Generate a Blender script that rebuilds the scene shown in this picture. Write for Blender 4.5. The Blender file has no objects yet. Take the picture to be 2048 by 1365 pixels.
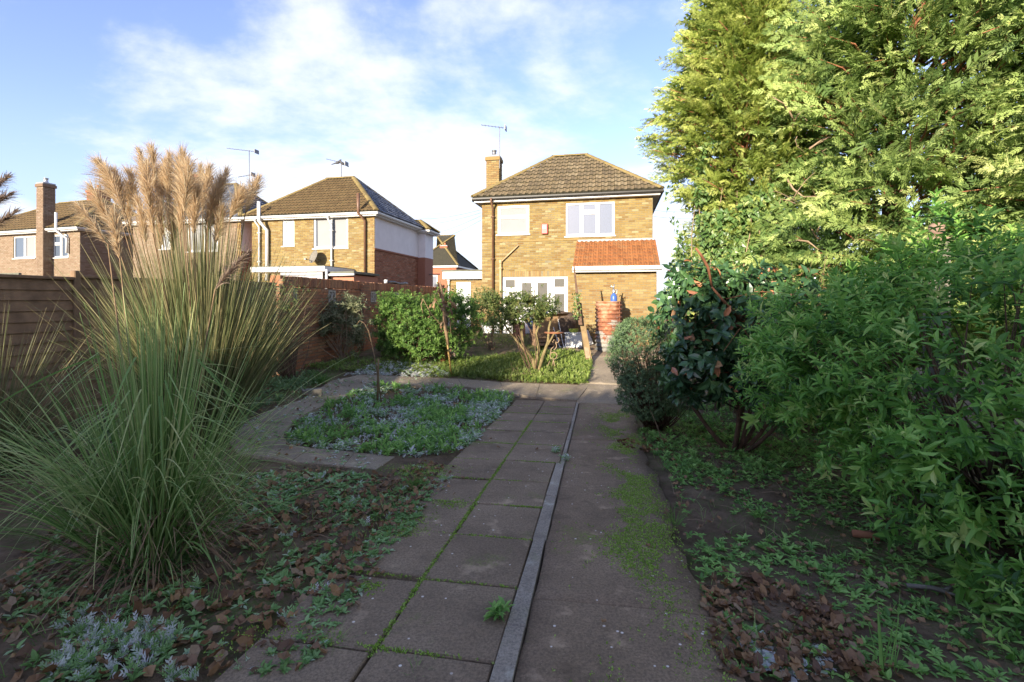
import bpy, math, random
import numpy as np
from mathutils import Matrix, Vector, noise as mnoise

random.seed(4)
rng = np.random.default_rng(11)
R = math.radians
S = bpy.context.scene
COL = S.collection

# ------------------------------------------------------------------ camera
CAMZ, FPX, CX, HY = 1.55, 950.0, 1024.0, 600.0        # eye height; focal length, principal column and horizon row at 2048 px width
cam = bpy.data.cameras.new('camera')
cam.sensor_width = 36.0
cam.lens = 36.0 * FPX / 2048.0
cam.shift_y = -(682.5 - HY) / 2048.0
cam.clip_start, cam.clip_end = 0.05, 2000.0
cam_ob = bpy.data.objects.new('camera', cam)
cam_ob.location = (0, 0, CAMZ)
cam_ob.rotation_euler = (R(90), 0, 0)
COL.objects.link(cam_ob)
S.camera = cam_ob

# ------------------------------------------------------------------ light
SUN_AZ, SUN_EL = 27.0, 14.0        # the sun stands behind the viewer's left shoulder, low winter sun
sun = bpy.data.lights.new('sun', 'SUN')
sun.energy = 2.7
sun.angle = R(0.5)
sun.color = (1.0, 0.89, 0.71)
sun_ob = bpy.data.objects.new('sun', sun)
_d = Vector((math.sin(R(SUN_AZ)) * math.cos(R(SUN_EL)), math.cos(R(SUN_AZ)) * math.cos(R(SUN_EL)), -math.sin(R(SUN_EL))))
sun_ob.rotation_euler = _d.to_track_quat('-Z', 'Y').to_euler()
sun_ob.location = (-20, -30, 20)
COL.objects.link(sun_ob)

S.view_settings.view_transform = 'Standard'
S.view_settings.look = 'None'
S.view_settings.gamma = 1.0
S.view_settings.use_curve_mapping = False
S.view_settings.exposure = 2.18

world = bpy.data.worlds.new('World')
S.world = world
world.use_nodes = True
wn, wl = world.node_tree.nodes, world.node_tree.links
wn.clear()
w_out = wn.new('ShaderNodeOutputWorld')
w_sky = wn.new('ShaderNodeTexSky')
w_sky.sky_type = 'NISHITA'
w_sky.sun_disc = False
w_sky.sun_elevation = R(SUN_EL)
w_sky.sun_rotation = R(180 + SUN_AZ)
w_sky.air_density = 1.0
w_sky.dust_density = 0.6
w_sky.ozone_density = 1.6
w_bg = wn.new('ShaderNodeBackground')
w_bg.inputs['Strength'].default_value = 0.078
w_gain = wn.new('ShaderNodeMix')
w_gain.data_type = 'RGBA'; w_gain.blend_type = 'MULTIPLY'
w_gain.inputs[0].default_value = 1.0
w_gain.inputs[7].default_value = (0.98, 0.89, 1.12, 1)
wl.new(w_sky.outputs[0], w_gain.inputs[6])
wl.new(w_gain.outputs[2], w_bg.inputs['Color'])
w_tc = wn.new('ShaderNodeTexCoord')
w_sep = wn.new('ShaderNodeSeparateXYZ')
wl.new(w_tc.outputs['Generated'], w_sep.inputs[0])


def wmath(op, a, b=None, clamp=False):
    n = wn.new('ShaderNodeMath'); n.operation = op; n.use_clamp = clamp
    for i, x in enumerate((a, b)):
        if x is None: continue
        if isinstance(x, (int, float)): n.inputs[i].default_value = x
        else: wl.new(x, n.inputs[i])
    return n.outputs[0]


_zz = wmath('ADD', wmath('MAXIMUM', w_sep.outputs[2], 0.0), 0.22)
w_cmb = wn.new('ShaderNodeCombineXYZ')
wl.new(wmath('DIVIDE', w_sep.outputs[0], _zz), w_cmb.inputs[0])
wl.new(wmath('DIVIDE', w_sep.outputs[1], _zz), w_cmb.inputs[1])
w_map = wn.new('ShaderNodeMapping')
w_map.inputs['Location'].default_value = (3.15, 0.4, 2.0)
w_map.inputs['Scale'].default_value = (0.95, 1.15, 1.0)
wl.new(w_cmb.outputs[0], w_map.inputs[0])
w_n1 = wn.new('ShaderNodeTexNoise')
w_n1.inputs['Scale'].default_value = 0.85
w_n1.inputs['Detail'].default_value = 9.0
w_n1.inputs['Roughness'].default_value = 0.56
w_n1.inputs['Distortion'].default_value = 0.35
wl.new(w_map.outputs[0], w_n1.inputs['Vector'])


def lobe(dx, dy, dz, width):
    """a broad bank of cloud round one compass direction"""
    n = wn.new('ShaderNodeVectorMath'); n.operation = 'DOT_PRODUCT'
    wl.new(w_tc.outputs['Generated'], n.inputs[0])
    v = Vector((dx, dy, dz)).normalized()
    n.inputs[1].default_value = v
    m = wn.new('ShaderNodeMapRange'); m.interpolation_type = 'SMOOTHSTEP'
    m.inputs[1].default_value = math.cos(R(width)); m.inputs[2].default_value = 1.0
    m.inputs[3].default_value = 0.0; m.inputs[4].default_value = 1.0
    wl.new(n.outputs['Value'], m.inputs[0])
    return m.outputs[0]


_l = wmath('ADD', lobe(-0.22, 1, 0.42, 21), wmath('MULTIPLY', lobe(0.10, 1, 0.15, 22), 0.35))
_l = wmath('ADD', _l, wmath('MULTIPLY', lobe(-0.58, 1, 0.60, 14), 1.0))
_l = wmath('ADD', _l, wmath('MULTIPLY', lobe(-0.72, 1, 0.34, 12), 1.0))
w_n2 = wn.new('ShaderNodeTexNoise')
w_n2.inputs['Scale'].default_value = 4.2
w_n2.inputs['Detail'].default_value = 8.0
w_n2.inputs['Roughness'].default_value = 0.6
wl.new(w_map.outputs[0], w_n2.inputs['Vector'])
_f = wmath('ADD', w_n1.outputs[0], wmath('MULTIPLY', _l, 0.13))
_f = wmath('ADD', _f, wmath('MULTIPLY', wmath('SUBTRACT', w_n2.outputs[0], 0.5), 0.34))
w_cr = wn.new('ShaderNodeMapRange'); w_cr.interpolation_type = 'SMOOTHSTEP'
w_cr.inputs[1].default_value = 0.44; w_cr.inputs[2].default_value = 0.66
w_cr.inputs[3].default_value = 0.03; w_cr.inputs[4].default_value = 0.84
wl.new(_f, w_cr.inputs[0])
w_cl = wn.new('ShaderNodeBackground')
w_cl.inputs['Color'].default_value = (0.90, 0.93, 1.0, 1)
w_cl.inputs['Strength'].default_value = 0.29
w_hz = wn.new('ShaderNodeMapRange'); w_hz.interpolation_type = 'SMOOTHSTEP'
w_hz.inputs[1].default_value = 0.34; w_hz.inputs[2].default_value = -0.02
w_hz.inputs[3].default_value = 0.0; w_hz.inputs[4].default_value = 0.80
wl.new(w_sep.outputs[2], w_hz.inputs[0])
w_hb = wn.new('ShaderNodeBackground')
w_hb.inputs['Color'].default_value = (0.58, 0.75, 1.0, 1)
w_hb.inputs['Strength'].default_value = 0.235
w_m0 = wn.new('ShaderNodeMixShader')
wl.new(w_hz.outputs[0], w_m0.inputs[0]); wl.new(w_bg.outputs[0], w_m0.inputs[1]); wl.new(w_hb.outputs[0], w_m0.inputs[2])
w_mix = wn.new('ShaderNodeMixShader')
wl.new(w_cr.outputs[0], w_mix.inputs[0])
wl.new(w_m0.outputs[0], w_mix.inputs[1])
wl.new(w_cl.outputs[0], w_mix.inputs[2])
wl.new(w_mix.outputs[0], w_out.inputs['Surface'])


# ------------------------------------------------------------------ terrain height and survey helpers
_prof = np.array([(-60, 1.0), (-5, .27), (0, 0), (5, -.268), (8.5, -.455), (9.6, -.50), (10.6, -.44), (14, .0), (16, .20), (17.5, .33), (22, .45), (60, .6), (400, .6)])


def gz(x, y):
    """height of the ground: the garden dips gently to the middle, then climbs to the house"""
    x = np.asarray(x, float); y = np.asarray(y, float)
    z = 0.25 * (np.interp(y - .5, _prof[:, 0], _prof[:, 1]) + np.interp(y + .5, _prof[:, 0], _prof[:, 1])) + 0.5 * np.interp(y, _prof[:, 0], _prof[:, 1])
    edge = -1.9 + .18 * (y - 8)
    t = np.clip((edge - x) / 2.6, 0, 1)
    near = np.clip((y - 3.5) / 4.0, 0, 1)
    return z + .42 * t * t * (3 - 2 * t) * near * np.clip((16 - y) / 5, 0, 1)


def G(px, py):
    """the point of the ground seen at a place of the survey photograph"""
    lo = 1.0
    k = (px - CX) / FPX
    f = lambda Y: HY + FPX * (CAMZ - float(gz(k * Y, Y))) / Y - py
    Y = 1.0
    while f(Y) > 0 and Y < 60:
        lo = Y; Y *= 1.03
    hi = Y
    for _ in range(30):
        m = .5 * (lo + hi)
        if f(m) > 0: lo = m
        else: hi = m
    Y = .5 * (lo + hi)
    return Vector((k * Y, Y, float(gz(k * Y, Y))))


def at(px, py, Y):
    return Vector(((px - CX) / FPX * Y, Y, CAMZ + (HY - py) / FPX * Y))


# ------------------------------------------------------------------ materials
def new_mat(name):
    m = bpy.data.materials.new(name); m.use_nodes = True
    nt = m.node_tree
    b = nt.nodes['Principled BSDF']
    return m, nt, b


def N(nt, kind, **kw):
    n = nt.nodes.new(kind)
    for k, v in kw.items():
        if hasattr(n, k): setattr(n, k, v)
        else: n.inputs[k].default_value = v
    return n


def ramp(nt, stops, interp='LINEAR'):
    r = nt.nodes.new('ShaderNodeValToRGB')
    e = r.color_ramp
    e.interpolation = interp
    while len(e.elements) > 1: e.elements.remove(e.elements[-1])
    e.elements[0].position = stops[0][0]; e.elements[0].color = (*stops[0][1], 1)
    for p, c in stops[1:]:
        x = e.elements.new(p); x.color = (*c, 1)
    return r


def spread(cols):
    n = len(cols)
    return [(i / max(1, n - 1), c) for i, c in enumerate(cols)]


def mixc(nt, fac, a, b, blend='MIX'):
    m = nt.nodes.new('ShaderNodeMix'); m.data_type = 'RGBA'; m.blend_type = blend
    for i, x in ((0, fac), (6, a), (7, b)):
        if isinstance(x, (int, float)): m.inputs[i].default_value = x
        elif isinstance(x, tuple): m.inputs[i].default_value = (*x, 1)
        else: nt.links.new(x, m.inputs[i])
    return m.outputs[2]


def pos(nt):
    return N(nt, 'ShaderNodeNewGeometry').outputs['Position']


def noise_tex(nt, scale, detail=4, rough=.55, vec=None):
    n = N(nt, 'ShaderNodeTexNoise')
    n.inputs['Scale'].default_value = scale; n.inputs['Detail'].default_value = detail; n.inputs['Roughness'].default_value = rough
    nt.links.new(vec if vec is not None else pos(nt), n.inputs['Vector'])
    return n.outputs[0]


def maprange(nt, v, a, b, c=0., d=1.):
    n = N(nt, 'ShaderNodeMapRange'); n.interpolation_type = 'SMOOTHSTEP'
    for i, x in zip((1, 2, 3, 4), (a, b, c, d)): n.inputs[i].default_value = x
    nt.links.new(v, n.inputs[0])
    return n.outputs[0]


def bump(nt, b, h, strength=.4, dist=.01):
    n = N(nt, 'ShaderNodeBump'); n.inputs['Strength'].default_value = strength; n.inputs['Distance'].default_value = dist
    nt.links.new(h, n.inputs['Height']); nt.links.new(n.outputs[0], b.inputs['Normal'])


def plain(name, c, rough=.6, var=.25, scale=9., metallic=0., bmp=.15, c2=None, spec=.4):
    m, nt, b = new_mat(name)
    n = noise_tex(nt, scale, 6)
    c2 = c2 or tuple(x * (1 - var) for x in c)
    r = ramp(nt, [(.3, c2), (.7, c)])
    nt.links.new(n, r.inputs[0]); nt.links.new(r.outputs[0], b.inputs['Base Color'])
    b.inputs['Roughness'].default_value = rough; b.inputs['Metallic'].default_value = metallic
    b.inputs['Specular IOR Level'].default_value = spec
    if bmp: bump(nt, b, noise_tex(nt, scale * 8, 4), bmp, .004)
    return m


def leafy(name, cols, trans=.3, rough=.5, spec=.35, grain=0., interp='LINEAR'):
    """foliage: the attribute v picks each leaf's own colour"""
    m, nt, b = new_mat(name)
    a = N(nt, 'ShaderNodeAttribute', attribute_name='v')
    r = ramp(nt, spread(cols), interp)
    nt.links.new(a.outputs['Fac'], r.inputs[0])
    c = r.outputs[0]
    if grain:
        n = noise_tex(nt, 60, 3)
        c = mixc(nt, maprange(nt, n, .3, .7, 0, grain), c, mixc(nt, .5, c, (.02, .02, .01)))
    nt.links.new(c, b.inputs['Base Color'])
    b.inputs['Roughness'].default_value = rough
    b.inputs['Specular IOR Level'].default_value = spec
    if trans:
        t = N(nt, 'ShaderNodeBsdfTranslucent'); nt.links.new(c, t.inputs['Color'])
        mx = N(nt, 'ShaderNodeMixShader'); mx.inputs[0].default_value = trans
        nt.links.new(b.outputs[0], mx.inputs[1]); nt.links.new(t.outputs[0], mx.inputs[2])
        nt.links.new(mx.outputs[0], nt.nodes['Material Output'].inputs['Surface'])
    return m


def brickmat(name, cols, rough=.85, stain=.25):
    """each brick its own colour, through the attribute v (objects of their own: through the object's random number)"""
    m, nt, b = new_mat(name)
    a = N(nt, 'ShaderNodeAttribute', attribute_name='v')
    oi = N(nt, 'ShaderNodeObjectInfo')
    s = N(nt, 'ShaderNodeMath', operation='ADD'); nt.links.new(a.outputs['Fac'], s.inputs[0]); nt.links.new(oi.outputs['Random'], s.inputs[1])
    f = N(nt, 'ShaderNodeMath', operation='FRACT'); nt.links.new(s.outputs[0], f.inputs[0])
    r = ramp(nt, spread(cols)); nt.links.new(f.outputs[0], r.inputs[0])
    n = noise_tex(nt, 38, 5, .65)
    c = mixc(nt, maprange(nt, n, .35, .75, 0, .55), r.outputs[0], mixc(nt, .55, r.outputs[0], (.03, .022, .015)))
    big = noise_tex(nt, 1.1, 6, .62)
    c = mixc(nt, maprange(nt, big, .5, .72, 0, stain), c, mixc(nt, .6, c, (.05, .045, .03)))
    nt.links.new(c, b.inputs['Base Color'])
    b.inputs['Roughness'].default_value = rough; b.inputs['Specular IOR Level'].default_value = .2
    bump(nt, b, noise_tex(nt, 130, 4), .5, .004)
    return m


def tilemat(name, cols, moss=(.14, .13, .04), amount=.5, frost=0.):
    m, nt, b = new_mat(name)
    a = N(nt, 'ShaderNodeAttribute', attribute_name='v')
    oi = N(nt, 'ShaderNodeObjectInfo')
    s = N(nt, 'ShaderNodeMath', operation='ADD'); nt.links.new(a.outputs['Fac'], s.inputs[0]); nt.links.new(oi.outputs['Random'], s.inputs[1])
    f = N(nt, 'ShaderNodeMath', operation='FRACT'); nt.links.new(s.outputs[0], f.inputs[0])
    r = ramp(nt, spread(cols)); nt.links.new(f.outputs[0], r.inputs[0])
    n = noise_tex(nt, 6, 7, .7)
    c = mixc(nt, maprange(nt, n, .48, .66, 0, amount), r.outputs[0], moss)
    n3 = noise_tex(nt, 26, 5, .7)
    c = mixc(nt, maprange(nt, n3, .55, .75, 0, .5), c, tuple(min(.8, 1.7 * x) for x in cols[0]))
    if frost:
        n2 = noise_tex(nt, 3, 6, .7)
        c = mixc(nt, maprange(nt, n2, .35, .65, 0, frost), c, (.55, .6, .7))
    nt.links.new(c, b.inputs['Base Color'])
    b.inputs['Roughness'].default_value = .85; b.inputs['Specular IOR Level'].default_value = .25
    bump(nt, b, noise_tex(nt, 70, 4), .5, .006)
    return m


def concrete(name, c1, c2, moss_amt=.35, moss_scale=2.2, specks=True):
    m, nt, b = new_mat(name)
    n = noise_tex(nt, 1.7, 8, .62)
    r = ramp(nt, [(.32, c2), (.68, c1)]); nt.links.new(n, r.inputs[0])
    oi = N(nt, 'ShaderNodeObjectInfo')
    c = mixc(nt, maprange(nt, oi.outputs['Random'], 0, 1, 0, .5), r.outputs[0], mixc(nt, .5, r.outputs[0], c2))
    st = noise_tex(nt, .8, 5, .6)
    c = mixc(nt, maprange(nt, st, .45, .7, 0, .45), c, tuple(x * y for x, y in zip(c2, (.75, .68, .6))))
    g = noise_tex(nt, 75, 5, .7)
    c = mixc(nt, maprange(nt, g, .38, .66, 0, .75), c, mixc(nt, .62, c, (.03, .026, .024)))
    g2 = noise_tex(nt, 140, 4, .7)
    c = mixc(nt, maprange(nt, g2, .60, .72, 0, .55), c, tuple(min(.75, 1.9 * x) for x in c1))
    pl = noise_tex(nt, 4.5, 6, .6)
    c = mixc(nt, maprange(nt, pl, .58, .74, 0, .55), c, tuple(min(.7, 1.6 * x) for x in c1))
    dk = noise_tex(nt, 2.7, 7, .68)
    c = mixc(nt, maprange(nt, dk, .54, .70, 0, .55), c, tuple(.5 * x for x in c2))
    if moss_amt:
        ms = noise_tex(nt, moss_scale, 8, .7)
        fine = noise_tex(nt, 55, 3, .6)
        mm = N(nt, 'ShaderNodeMath', operation='MULTIPLY')
        nt.links.new(maprange(nt, ms, .56, .70, 0, moss_amt), mm.inputs[0]); nt.links.new(maprange(nt, fine, .38, .6), mm.inputs[1])
        c = mixc(nt, mm.outputs[0], c, (.17, .25, .04))
    if specks:
        v = N(nt, 'ShaderNodeTexVoronoi'); v.inputs['Scale'].default_value = 17
        nt.links.new(pos(nt), v.inputs['Vector'])
        wv = N(nt, 'ShaderNodeTexWhiteNoise'); nt.links.new(v.outputs['Position'], wv.inputs['Vector'])
        d = maprange(nt, v.outputs['Distance'], .15, .10)
        k = maprange(nt, wv.outputs['Value'], .80, .84)
        mm = N(nt, 'ShaderNodeMath', operation='MULTIPLY'); nt.links.new(d, mm.inputs[0]); nt.links.new(k, mm.inputs[1])
        c = mixc(nt, mm.outputs[0], c, (.75, .70, .64))
    nt.links.new(c, b.inputs['Base Color'])
    b.inputs['Roughness'].default_value = .85; b.inputs['Specular IOR Level'].default_value = .2
    bump(nt, b, noise_tex(nt, 45, 9, .75), .9, .012)
    return m


def glassmat(name, tint, refl=.4):
    m, nt, b = new_mat(name)
    b.inputs['Base Color'].default_value = (*tint, 1); b.inputs['Roughness'].default_value = .6
    g = N(nt, 'ShaderNodeBsdfGlossy'); g.inputs['Roughness'].default_value = .02
    n = noise_tex(nt, 2.0, 2)
    bp = N(nt, 'ShaderNodeBump'); bp.inputs['Strength'].default_value = .05; bp.inputs['Distance'].default_value = .02
    nt.links.new(n, bp.inputs['Height']); nt.links.new(bp.outputs[0], g.inputs['Normal'])
    mx = N(nt, 'ShaderNodeMixShader'); mx.inputs[0].default_value = refl
    nt.links.new(b.outputs[0], mx.inputs[1]); nt.links.new(g.outputs[0], mx.inputs[2])
    nt.links.new(mx.outputs[0], nt.nodes['Material Output'].inputs['Surface'])
    return m


M = {}
M['buff'] = brickmat('buff_brick', [(0.213, 0.141, 0.042), (0.266, 0.192, 0.069), (0.171, 0.107, 0.035), (0.293, 0.224, 0.091), (0.24, 0.16, 0.05), (0.192, 0.112, 0.037), (0.32, 0.266, 0.138)])
M['buff_b'] = brickmat('orange_buff_brick', [(0.245, 0.155, 0.053), (0.288, 0.197, 0.075), (0.202, 0.112, 0.042), (0.309, 0.235, 0.107), (0.266, 0.171, 0.064)])
M['redbrick'] = brickmat('red_brick', [(.30, .11, .06), (.36, .14, .08), (.24, .085, .05), (.40, .19, .12), (.28, .12, .08)])
M['wallbrick'] = brickmat('old_red_brick', [(0.324, 0.136, 0.072), (0.405, 0.176, 0.088), (0.23, 0.112, 0.072), (0.446, 0.224, 0.12), (0.297, 0.16, 0.096)], stain=.6)
M['pinkbrick'] = brickmat('pink_brick', [(0.235, 0.16, 0.112), (0.266, 0.192, 0.138), (0.197, 0.128, 0.085), (0.277, 0.213, 0.16)])
M['mortar'] = plain('mortar', (.21, .175, .105), .9, .25, 14, bmp=.4)
M['mortar_d'] = plain('old_mortar', (.20, .15, .11), .9, .35, 10, bmp=.4)
M['tile_main'] = tilemat('weathered_concrete_tile', [(0.167, 0.125, 0.073), (0.202, 0.15, 0.084), (0.125, 0.094, 0.056), (0.244, 0.189, 0.112)], (.13, .10, .04), .6)
M['tile_h2'] = tilemat('brown_tile', [(0.154, 0.098, 0.044), (0.178, 0.118, 0.053), (0.13, 0.083, 0.038), (0.166, 0.107, 0.047)], (.20, .15, .05), .3)
M['tile_frost_shade'] = tilemat('frosted_shaded_tile', [(.055, .06, .075), (.07, .075, .09), (.05, .055, .07)], (.09, .09, .09), .2, .30)  # same brown tile with frost, its shade painted in as dark blue
M['tile_red'] = tilemat('terracotta_tile', [(.27, .105, .04), (.32, .135, .05), (.22, .085, .032), (.30, .15, .065)], (.26, .13, .05), .35)
M['under'] = plain('mossy_underlay_row_shade', (.05, .045, .028), .95, .4, 8)
M['ridge'] = tilemat('lichened_ridge', [(0.18, 0.132, 0.051), (0.216, 0.162, 0.066), (0.156, 0.114, 0.048)], (.30, .24, .07), .4)
M['white'] = plain('white_upvc', (.62, .62, .61), .35, .06, 4, bmp=0)
M['whitep'] = plain('white_paint', (.58, .58, .57), .55, .12, 6, bmp=.08)
M['render'] = plain('lilac_white_render', (.74, .70, .70), .85, .10, 3, bmp=.3)
M['blackpl'] = plain('black_plastic', (.03, .028, .026), .4, .3, 6, bmp=0)
M['brownpl'] = plain('brown_pipe_paint', (.16, .085, .05), .45, .3, 6, bmp=.05)
M['buffpipe'] = plain('buff_pipe_paint', (.46, .33, .18), .5, .25, 6, bmp=.05)
M['greyp'] = plain('grey_panel', (.34, .34, .36), .5, .15, 6, bmp=0)
M['felt'] = plain('roof_felt', (.16, .16, .12), .9, .4, 6, bmp=.4)
M['lead'] = plain('lead_flashing', (.33, .33, .33), .6, .3, 9, bmp=.2)
M['redbox'] = plain('red_plastic', (.40, .035, .03), .4, .15, 6, bmp=0)
M['glass_sky'] = glassmat('window_glass', (.06, .085, .13), .13)
M['glass_dark'] = glassmat('dark_glass', (.07, .065, .055), .12)
M['blind'] = plain('white_blind', (.235, .235, .24), .7, .06, 3, bmp=0)
M['curtain'] = plain('pale_curtain', (.17, .19, .22), .8, .15, 12, bmp=.1)
M['frosted'] = plain('patterned_glass', (.45, .48, .52), .3, .65, 60, bmp=.3)
M['metal'] = plain('aluminium', (.45, .45, .46), .4, .2, 9, .7, bmp=0)
M['steel'] = plain('dull_steel', (.22, .22, .23), .5, .3, 9, .6, bmp=0)
M['wood'] = plain('weathered_fence_wood', (.30, .19, .11), .85, .5, 7, bmp=.4)
M['post'] = plain('old_post_wood', (.32, .22, .11), .85, .6, 5, bmp=.5)
M['cane'] = plain('bamboo_cane', (.48, .31, .10), .5, .35, 12, bmp=.1)
M['bark'] = plain('brown_bark', (.16, .095, .06), .9, .5, 14, bmp=.6)
M['barkr'] = plain('red_brown_bark', (.34, .14, .07), .8, .45, 9, bmp=.5)
M['barkp'] = plain('pale_twig_bark', (.36, .25, .16), .85, .4, 14, bmp=.3)
M['lichen'] = plain('lichened_bark', (.26, .20, .09), .9, .6, 18, bmp=.6)
M['dead'] = plain('dead_stem', (.30, .20, .11), .9, .5, 20, bmp=.4)
M['terracotta'] = plain('terracotta_clay', (.42, .16, .08), .8, .3, 8, bmp=.2)
M['card'] = plain('cardboard', (.30, .19, .10), .85, .35, 5, bmp=.1)
M['cover'] = plain('brown_cover_cloth', (.11, .075, .055), .8, .4, 10, bmp=.3)
M['navy'] = plain('navy_plastic', (.03, .05, .13), .4, .3, 6, bmp=0)
M['blue'] = plain('blue_plastic', (.06, .13, .42), .35, .2, 8, bmp=0)
M['lime'] = plain('lime_plastic', (.50, .60, .10), .5, .2, 8, bmp=0)
M['concblock'] = plain('pierced_concrete', (.38, .35, .31), .9, .35, 14, bmp=.4)
M['stone'] = plain('pink_stone', (.32, .21, .16), .85, .35, 20, bmp=.5)
M['stoneg'] = plain('grey_stone', (.20, .18, .15), .85, .35, 20, bmp=.5)
M['feather'] = plain('pigeon_feather', (.10, .10, .11), .8, .4, 30, bmp=0)


def rustmat():
    m, nt, b = new_mat('rusty_corrugated_iron')
    n = noise_tex(nt, 3.0, 9, .7)
    r = ramp(nt, [(.36, (.11, .11, .10)), (.48, (.30, .28, .24)), (.54, (.16, .055, .03)), (.64, (.29, .115, .055)), (.74, (.42, .26, .16)), (.85, (.30, .12, .05))])
    g = N(nt, 'ShaderNodeSeparateXYZ'); nt.links.new(pos(nt), g.inputs[0])
    a = N(nt, 'ShaderNodeMath', operation='MULTIPLY_ADD'); nt.links.new(g.outputs[2], a.inputs[0]); a.inputs[1].default_value = .20; a.inputs[2].default_value = -.10
    s = N(nt, 'ShaderNodeMath', operation='ADD'); nt.links.new(n, s.inputs[0]); nt.links.new(a.outputs[0], s.inputs[1])
    nt.links.new(s.outputs[0], r.inputs[0])
    nt.links.new(r.outputs[0], b.inputs['Base Color'])
    b.inputs['Roughness'].default_value = .8
    bump(nt, b, noise_tex(nt, 40, 6, .7), .4, .01)
    return m


M['rust'] = rustmat()


def soilmat():
    m, nt, b = new_mat('garden_soil')
    n = noise_tex(nt, 3.2, 9, .68)
    r = ramp(nt, [(.3, (.07, .05, .034)), (.5, (.16, .115, .075)), (.72, (.27, .195, .13))])
    nt.links.new(n, r.inputs[0])
    ms = noise_tex(nt, 1.3, 8, .66)
    fine = noise_tex(nt, 40, 4, .6)
    mm = N(nt, 'ShaderNodeMath', operation='MULTIPLY')
    nt.links.new(maprange(nt, ms, .45, .62, 0, .75), mm.inputs[0]); nt.links.new(maprange(nt, fine, .36, .6), mm.inputs[1])
    c = mixc(nt, mm.outputs[0], r.outputs[0], (.085, .13, .035))
    v = N(nt, 'ShaderNodeTexVoronoi'); v.inputs['Scale'].default_value = 30
    nt.links.new(pos(nt), v.inputs['Vector'])
    c = mixc(nt, maprange(nt, v.outputs['Distance'], .18, .05, 0, .5), c, (.11, .08, .06))
    nt.links.new(c, b.inputs['Base Color'])
    b.inputs['Roughness'].default_value = .95; b.inputs['Specular IOR Level'].default_value = .1
    bump(nt, b, noise_tex(nt, 28, 8, .7), 1.0, .03)
    return m


M['soil'] = soilmat()
M['slab'] = concrete('dark_paving', (.37, .28, .19), (.23, .17, .115), .5)
M['bay'] = concrete('dark_concrete', (.38, .28, .185), (.235, .17, .11), .8, 1.6)
M['kerb'] = concrete('grey_kerb', (.48, .42, .34), (.31, .27, .22), .25, 3, False)
M['loop'] = concrete('buff_concrete', (.42, .34, .24), (.28, .23, .165), .40)
M['patio'] = concrete('buff_patio', (.36, .27, .18), (.24, .18, .12), .1)

# leaves
M['blade'] = leafy('pampas_blade', [(0.055, 0.115, 0.03), (0.11, 0.218, 0.05), (0.22, 0.345, 0.1), (0.407, 0.506, 0.19), (0.572, 0.575, 0.26)], 0.4, .45)
M['blade_b'] = leafy('dark_reed_blade', [(0.045, 0.07, 0.025), (0.09, 0.125, 0.045), (0.17, 0.19, 0.075), (0.28, 0.25, 0.12), (0.38, 0.32, 0.16)], 0.35, .5)
M['plume'] = leafy('pampas_plume', [(0.52, 0.38, 0.22), (0.66, 0.5, 0.32), (0.58, 0.43, 0.26), (0.68, 0.6, 0.42)], 0.5, .8)
M['plume_d'] = leafy('grey_plume', [(.22, .16, .13), (.30, .22, .17), (.42, .32, .22)], .4, .8)
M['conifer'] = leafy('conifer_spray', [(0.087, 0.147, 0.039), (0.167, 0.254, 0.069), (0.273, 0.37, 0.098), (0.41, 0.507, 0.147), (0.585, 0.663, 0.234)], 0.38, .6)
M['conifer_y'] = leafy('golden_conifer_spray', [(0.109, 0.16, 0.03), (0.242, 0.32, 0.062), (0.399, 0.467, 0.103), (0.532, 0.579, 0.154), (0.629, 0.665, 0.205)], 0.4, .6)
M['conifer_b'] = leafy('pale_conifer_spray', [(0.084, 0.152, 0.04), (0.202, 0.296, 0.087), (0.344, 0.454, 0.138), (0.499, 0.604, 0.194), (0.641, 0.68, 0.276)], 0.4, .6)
M['ivy'] = leafy('ivy_leaf', [(0.062, 0.125, 0.032), (0.106, 0.196, 0.053), (0.177, 0.266, 0.08), (0.283, 0.354, 0.106), (0.425, 0.443, 0.158)], 0.3, .38, .5)
M['laurel'] = leafy('dark_glossy_leaf', [(0.033, 0.081, 0.037), (0.053, 0.12, 0.048), (0.075, 0.161, 0.053), (0.134, 0.241, 0.081), (0.535, 0.215, 0.107)], 0.2, .28, .6)
M['hebe'] = leafy('hebe_leaf', [(0.087, 0.145, 0.074), (0.145, 0.232, 0.102), (0.216, 0.319, 0.145), (0.319, 0.406, 0.202)], 0.3, .45, .4)
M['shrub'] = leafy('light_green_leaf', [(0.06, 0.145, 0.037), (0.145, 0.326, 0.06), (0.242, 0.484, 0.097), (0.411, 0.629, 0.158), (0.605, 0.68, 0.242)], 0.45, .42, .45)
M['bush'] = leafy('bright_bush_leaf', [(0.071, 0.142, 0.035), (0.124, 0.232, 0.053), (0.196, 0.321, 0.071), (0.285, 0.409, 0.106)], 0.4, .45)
M['rose'] = leafy('rose_leaf', [(0.068, 0.111, 0.034), (0.127, 0.178, 0.051), (0.203, 0.237, 0.075), (0.338, 0.22, 0.101)], 0.4, .5)
M['budd'] = leafy('grey_green_leaf', [(0.13, 0.158, 0.079), (0.216, 0.245, 0.13), (0.317, 0.317, 0.187), (0.432, 0.389, 0.23)], 0.4, .6)
M['frost'] = leafy('frosted_weed', [(0.12, 0.242, 0.068), (0.201, 0.348, 0.107), (0.322, 0.508, 0.213), (0.66, 0.66, 0.66), (0.66, 0.66, 0.66)], 0.35, .7)
M['weed'] = leafy('green_weed', [(0.099, 0.208, 0.056), (0.167, 0.336, 0.084), (0.281, 0.504, 0.127), (0.42, 0.66, 0.196)], 0.4, .5)
M['weed_l'] = leafy('lush_weed', [(0.12, 0.172, 0.034), (0.206, 0.284, 0.06), (0.31, 0.387, 0.095), (0.413, 0.473, 0.172)], 0.4, .5)
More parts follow.
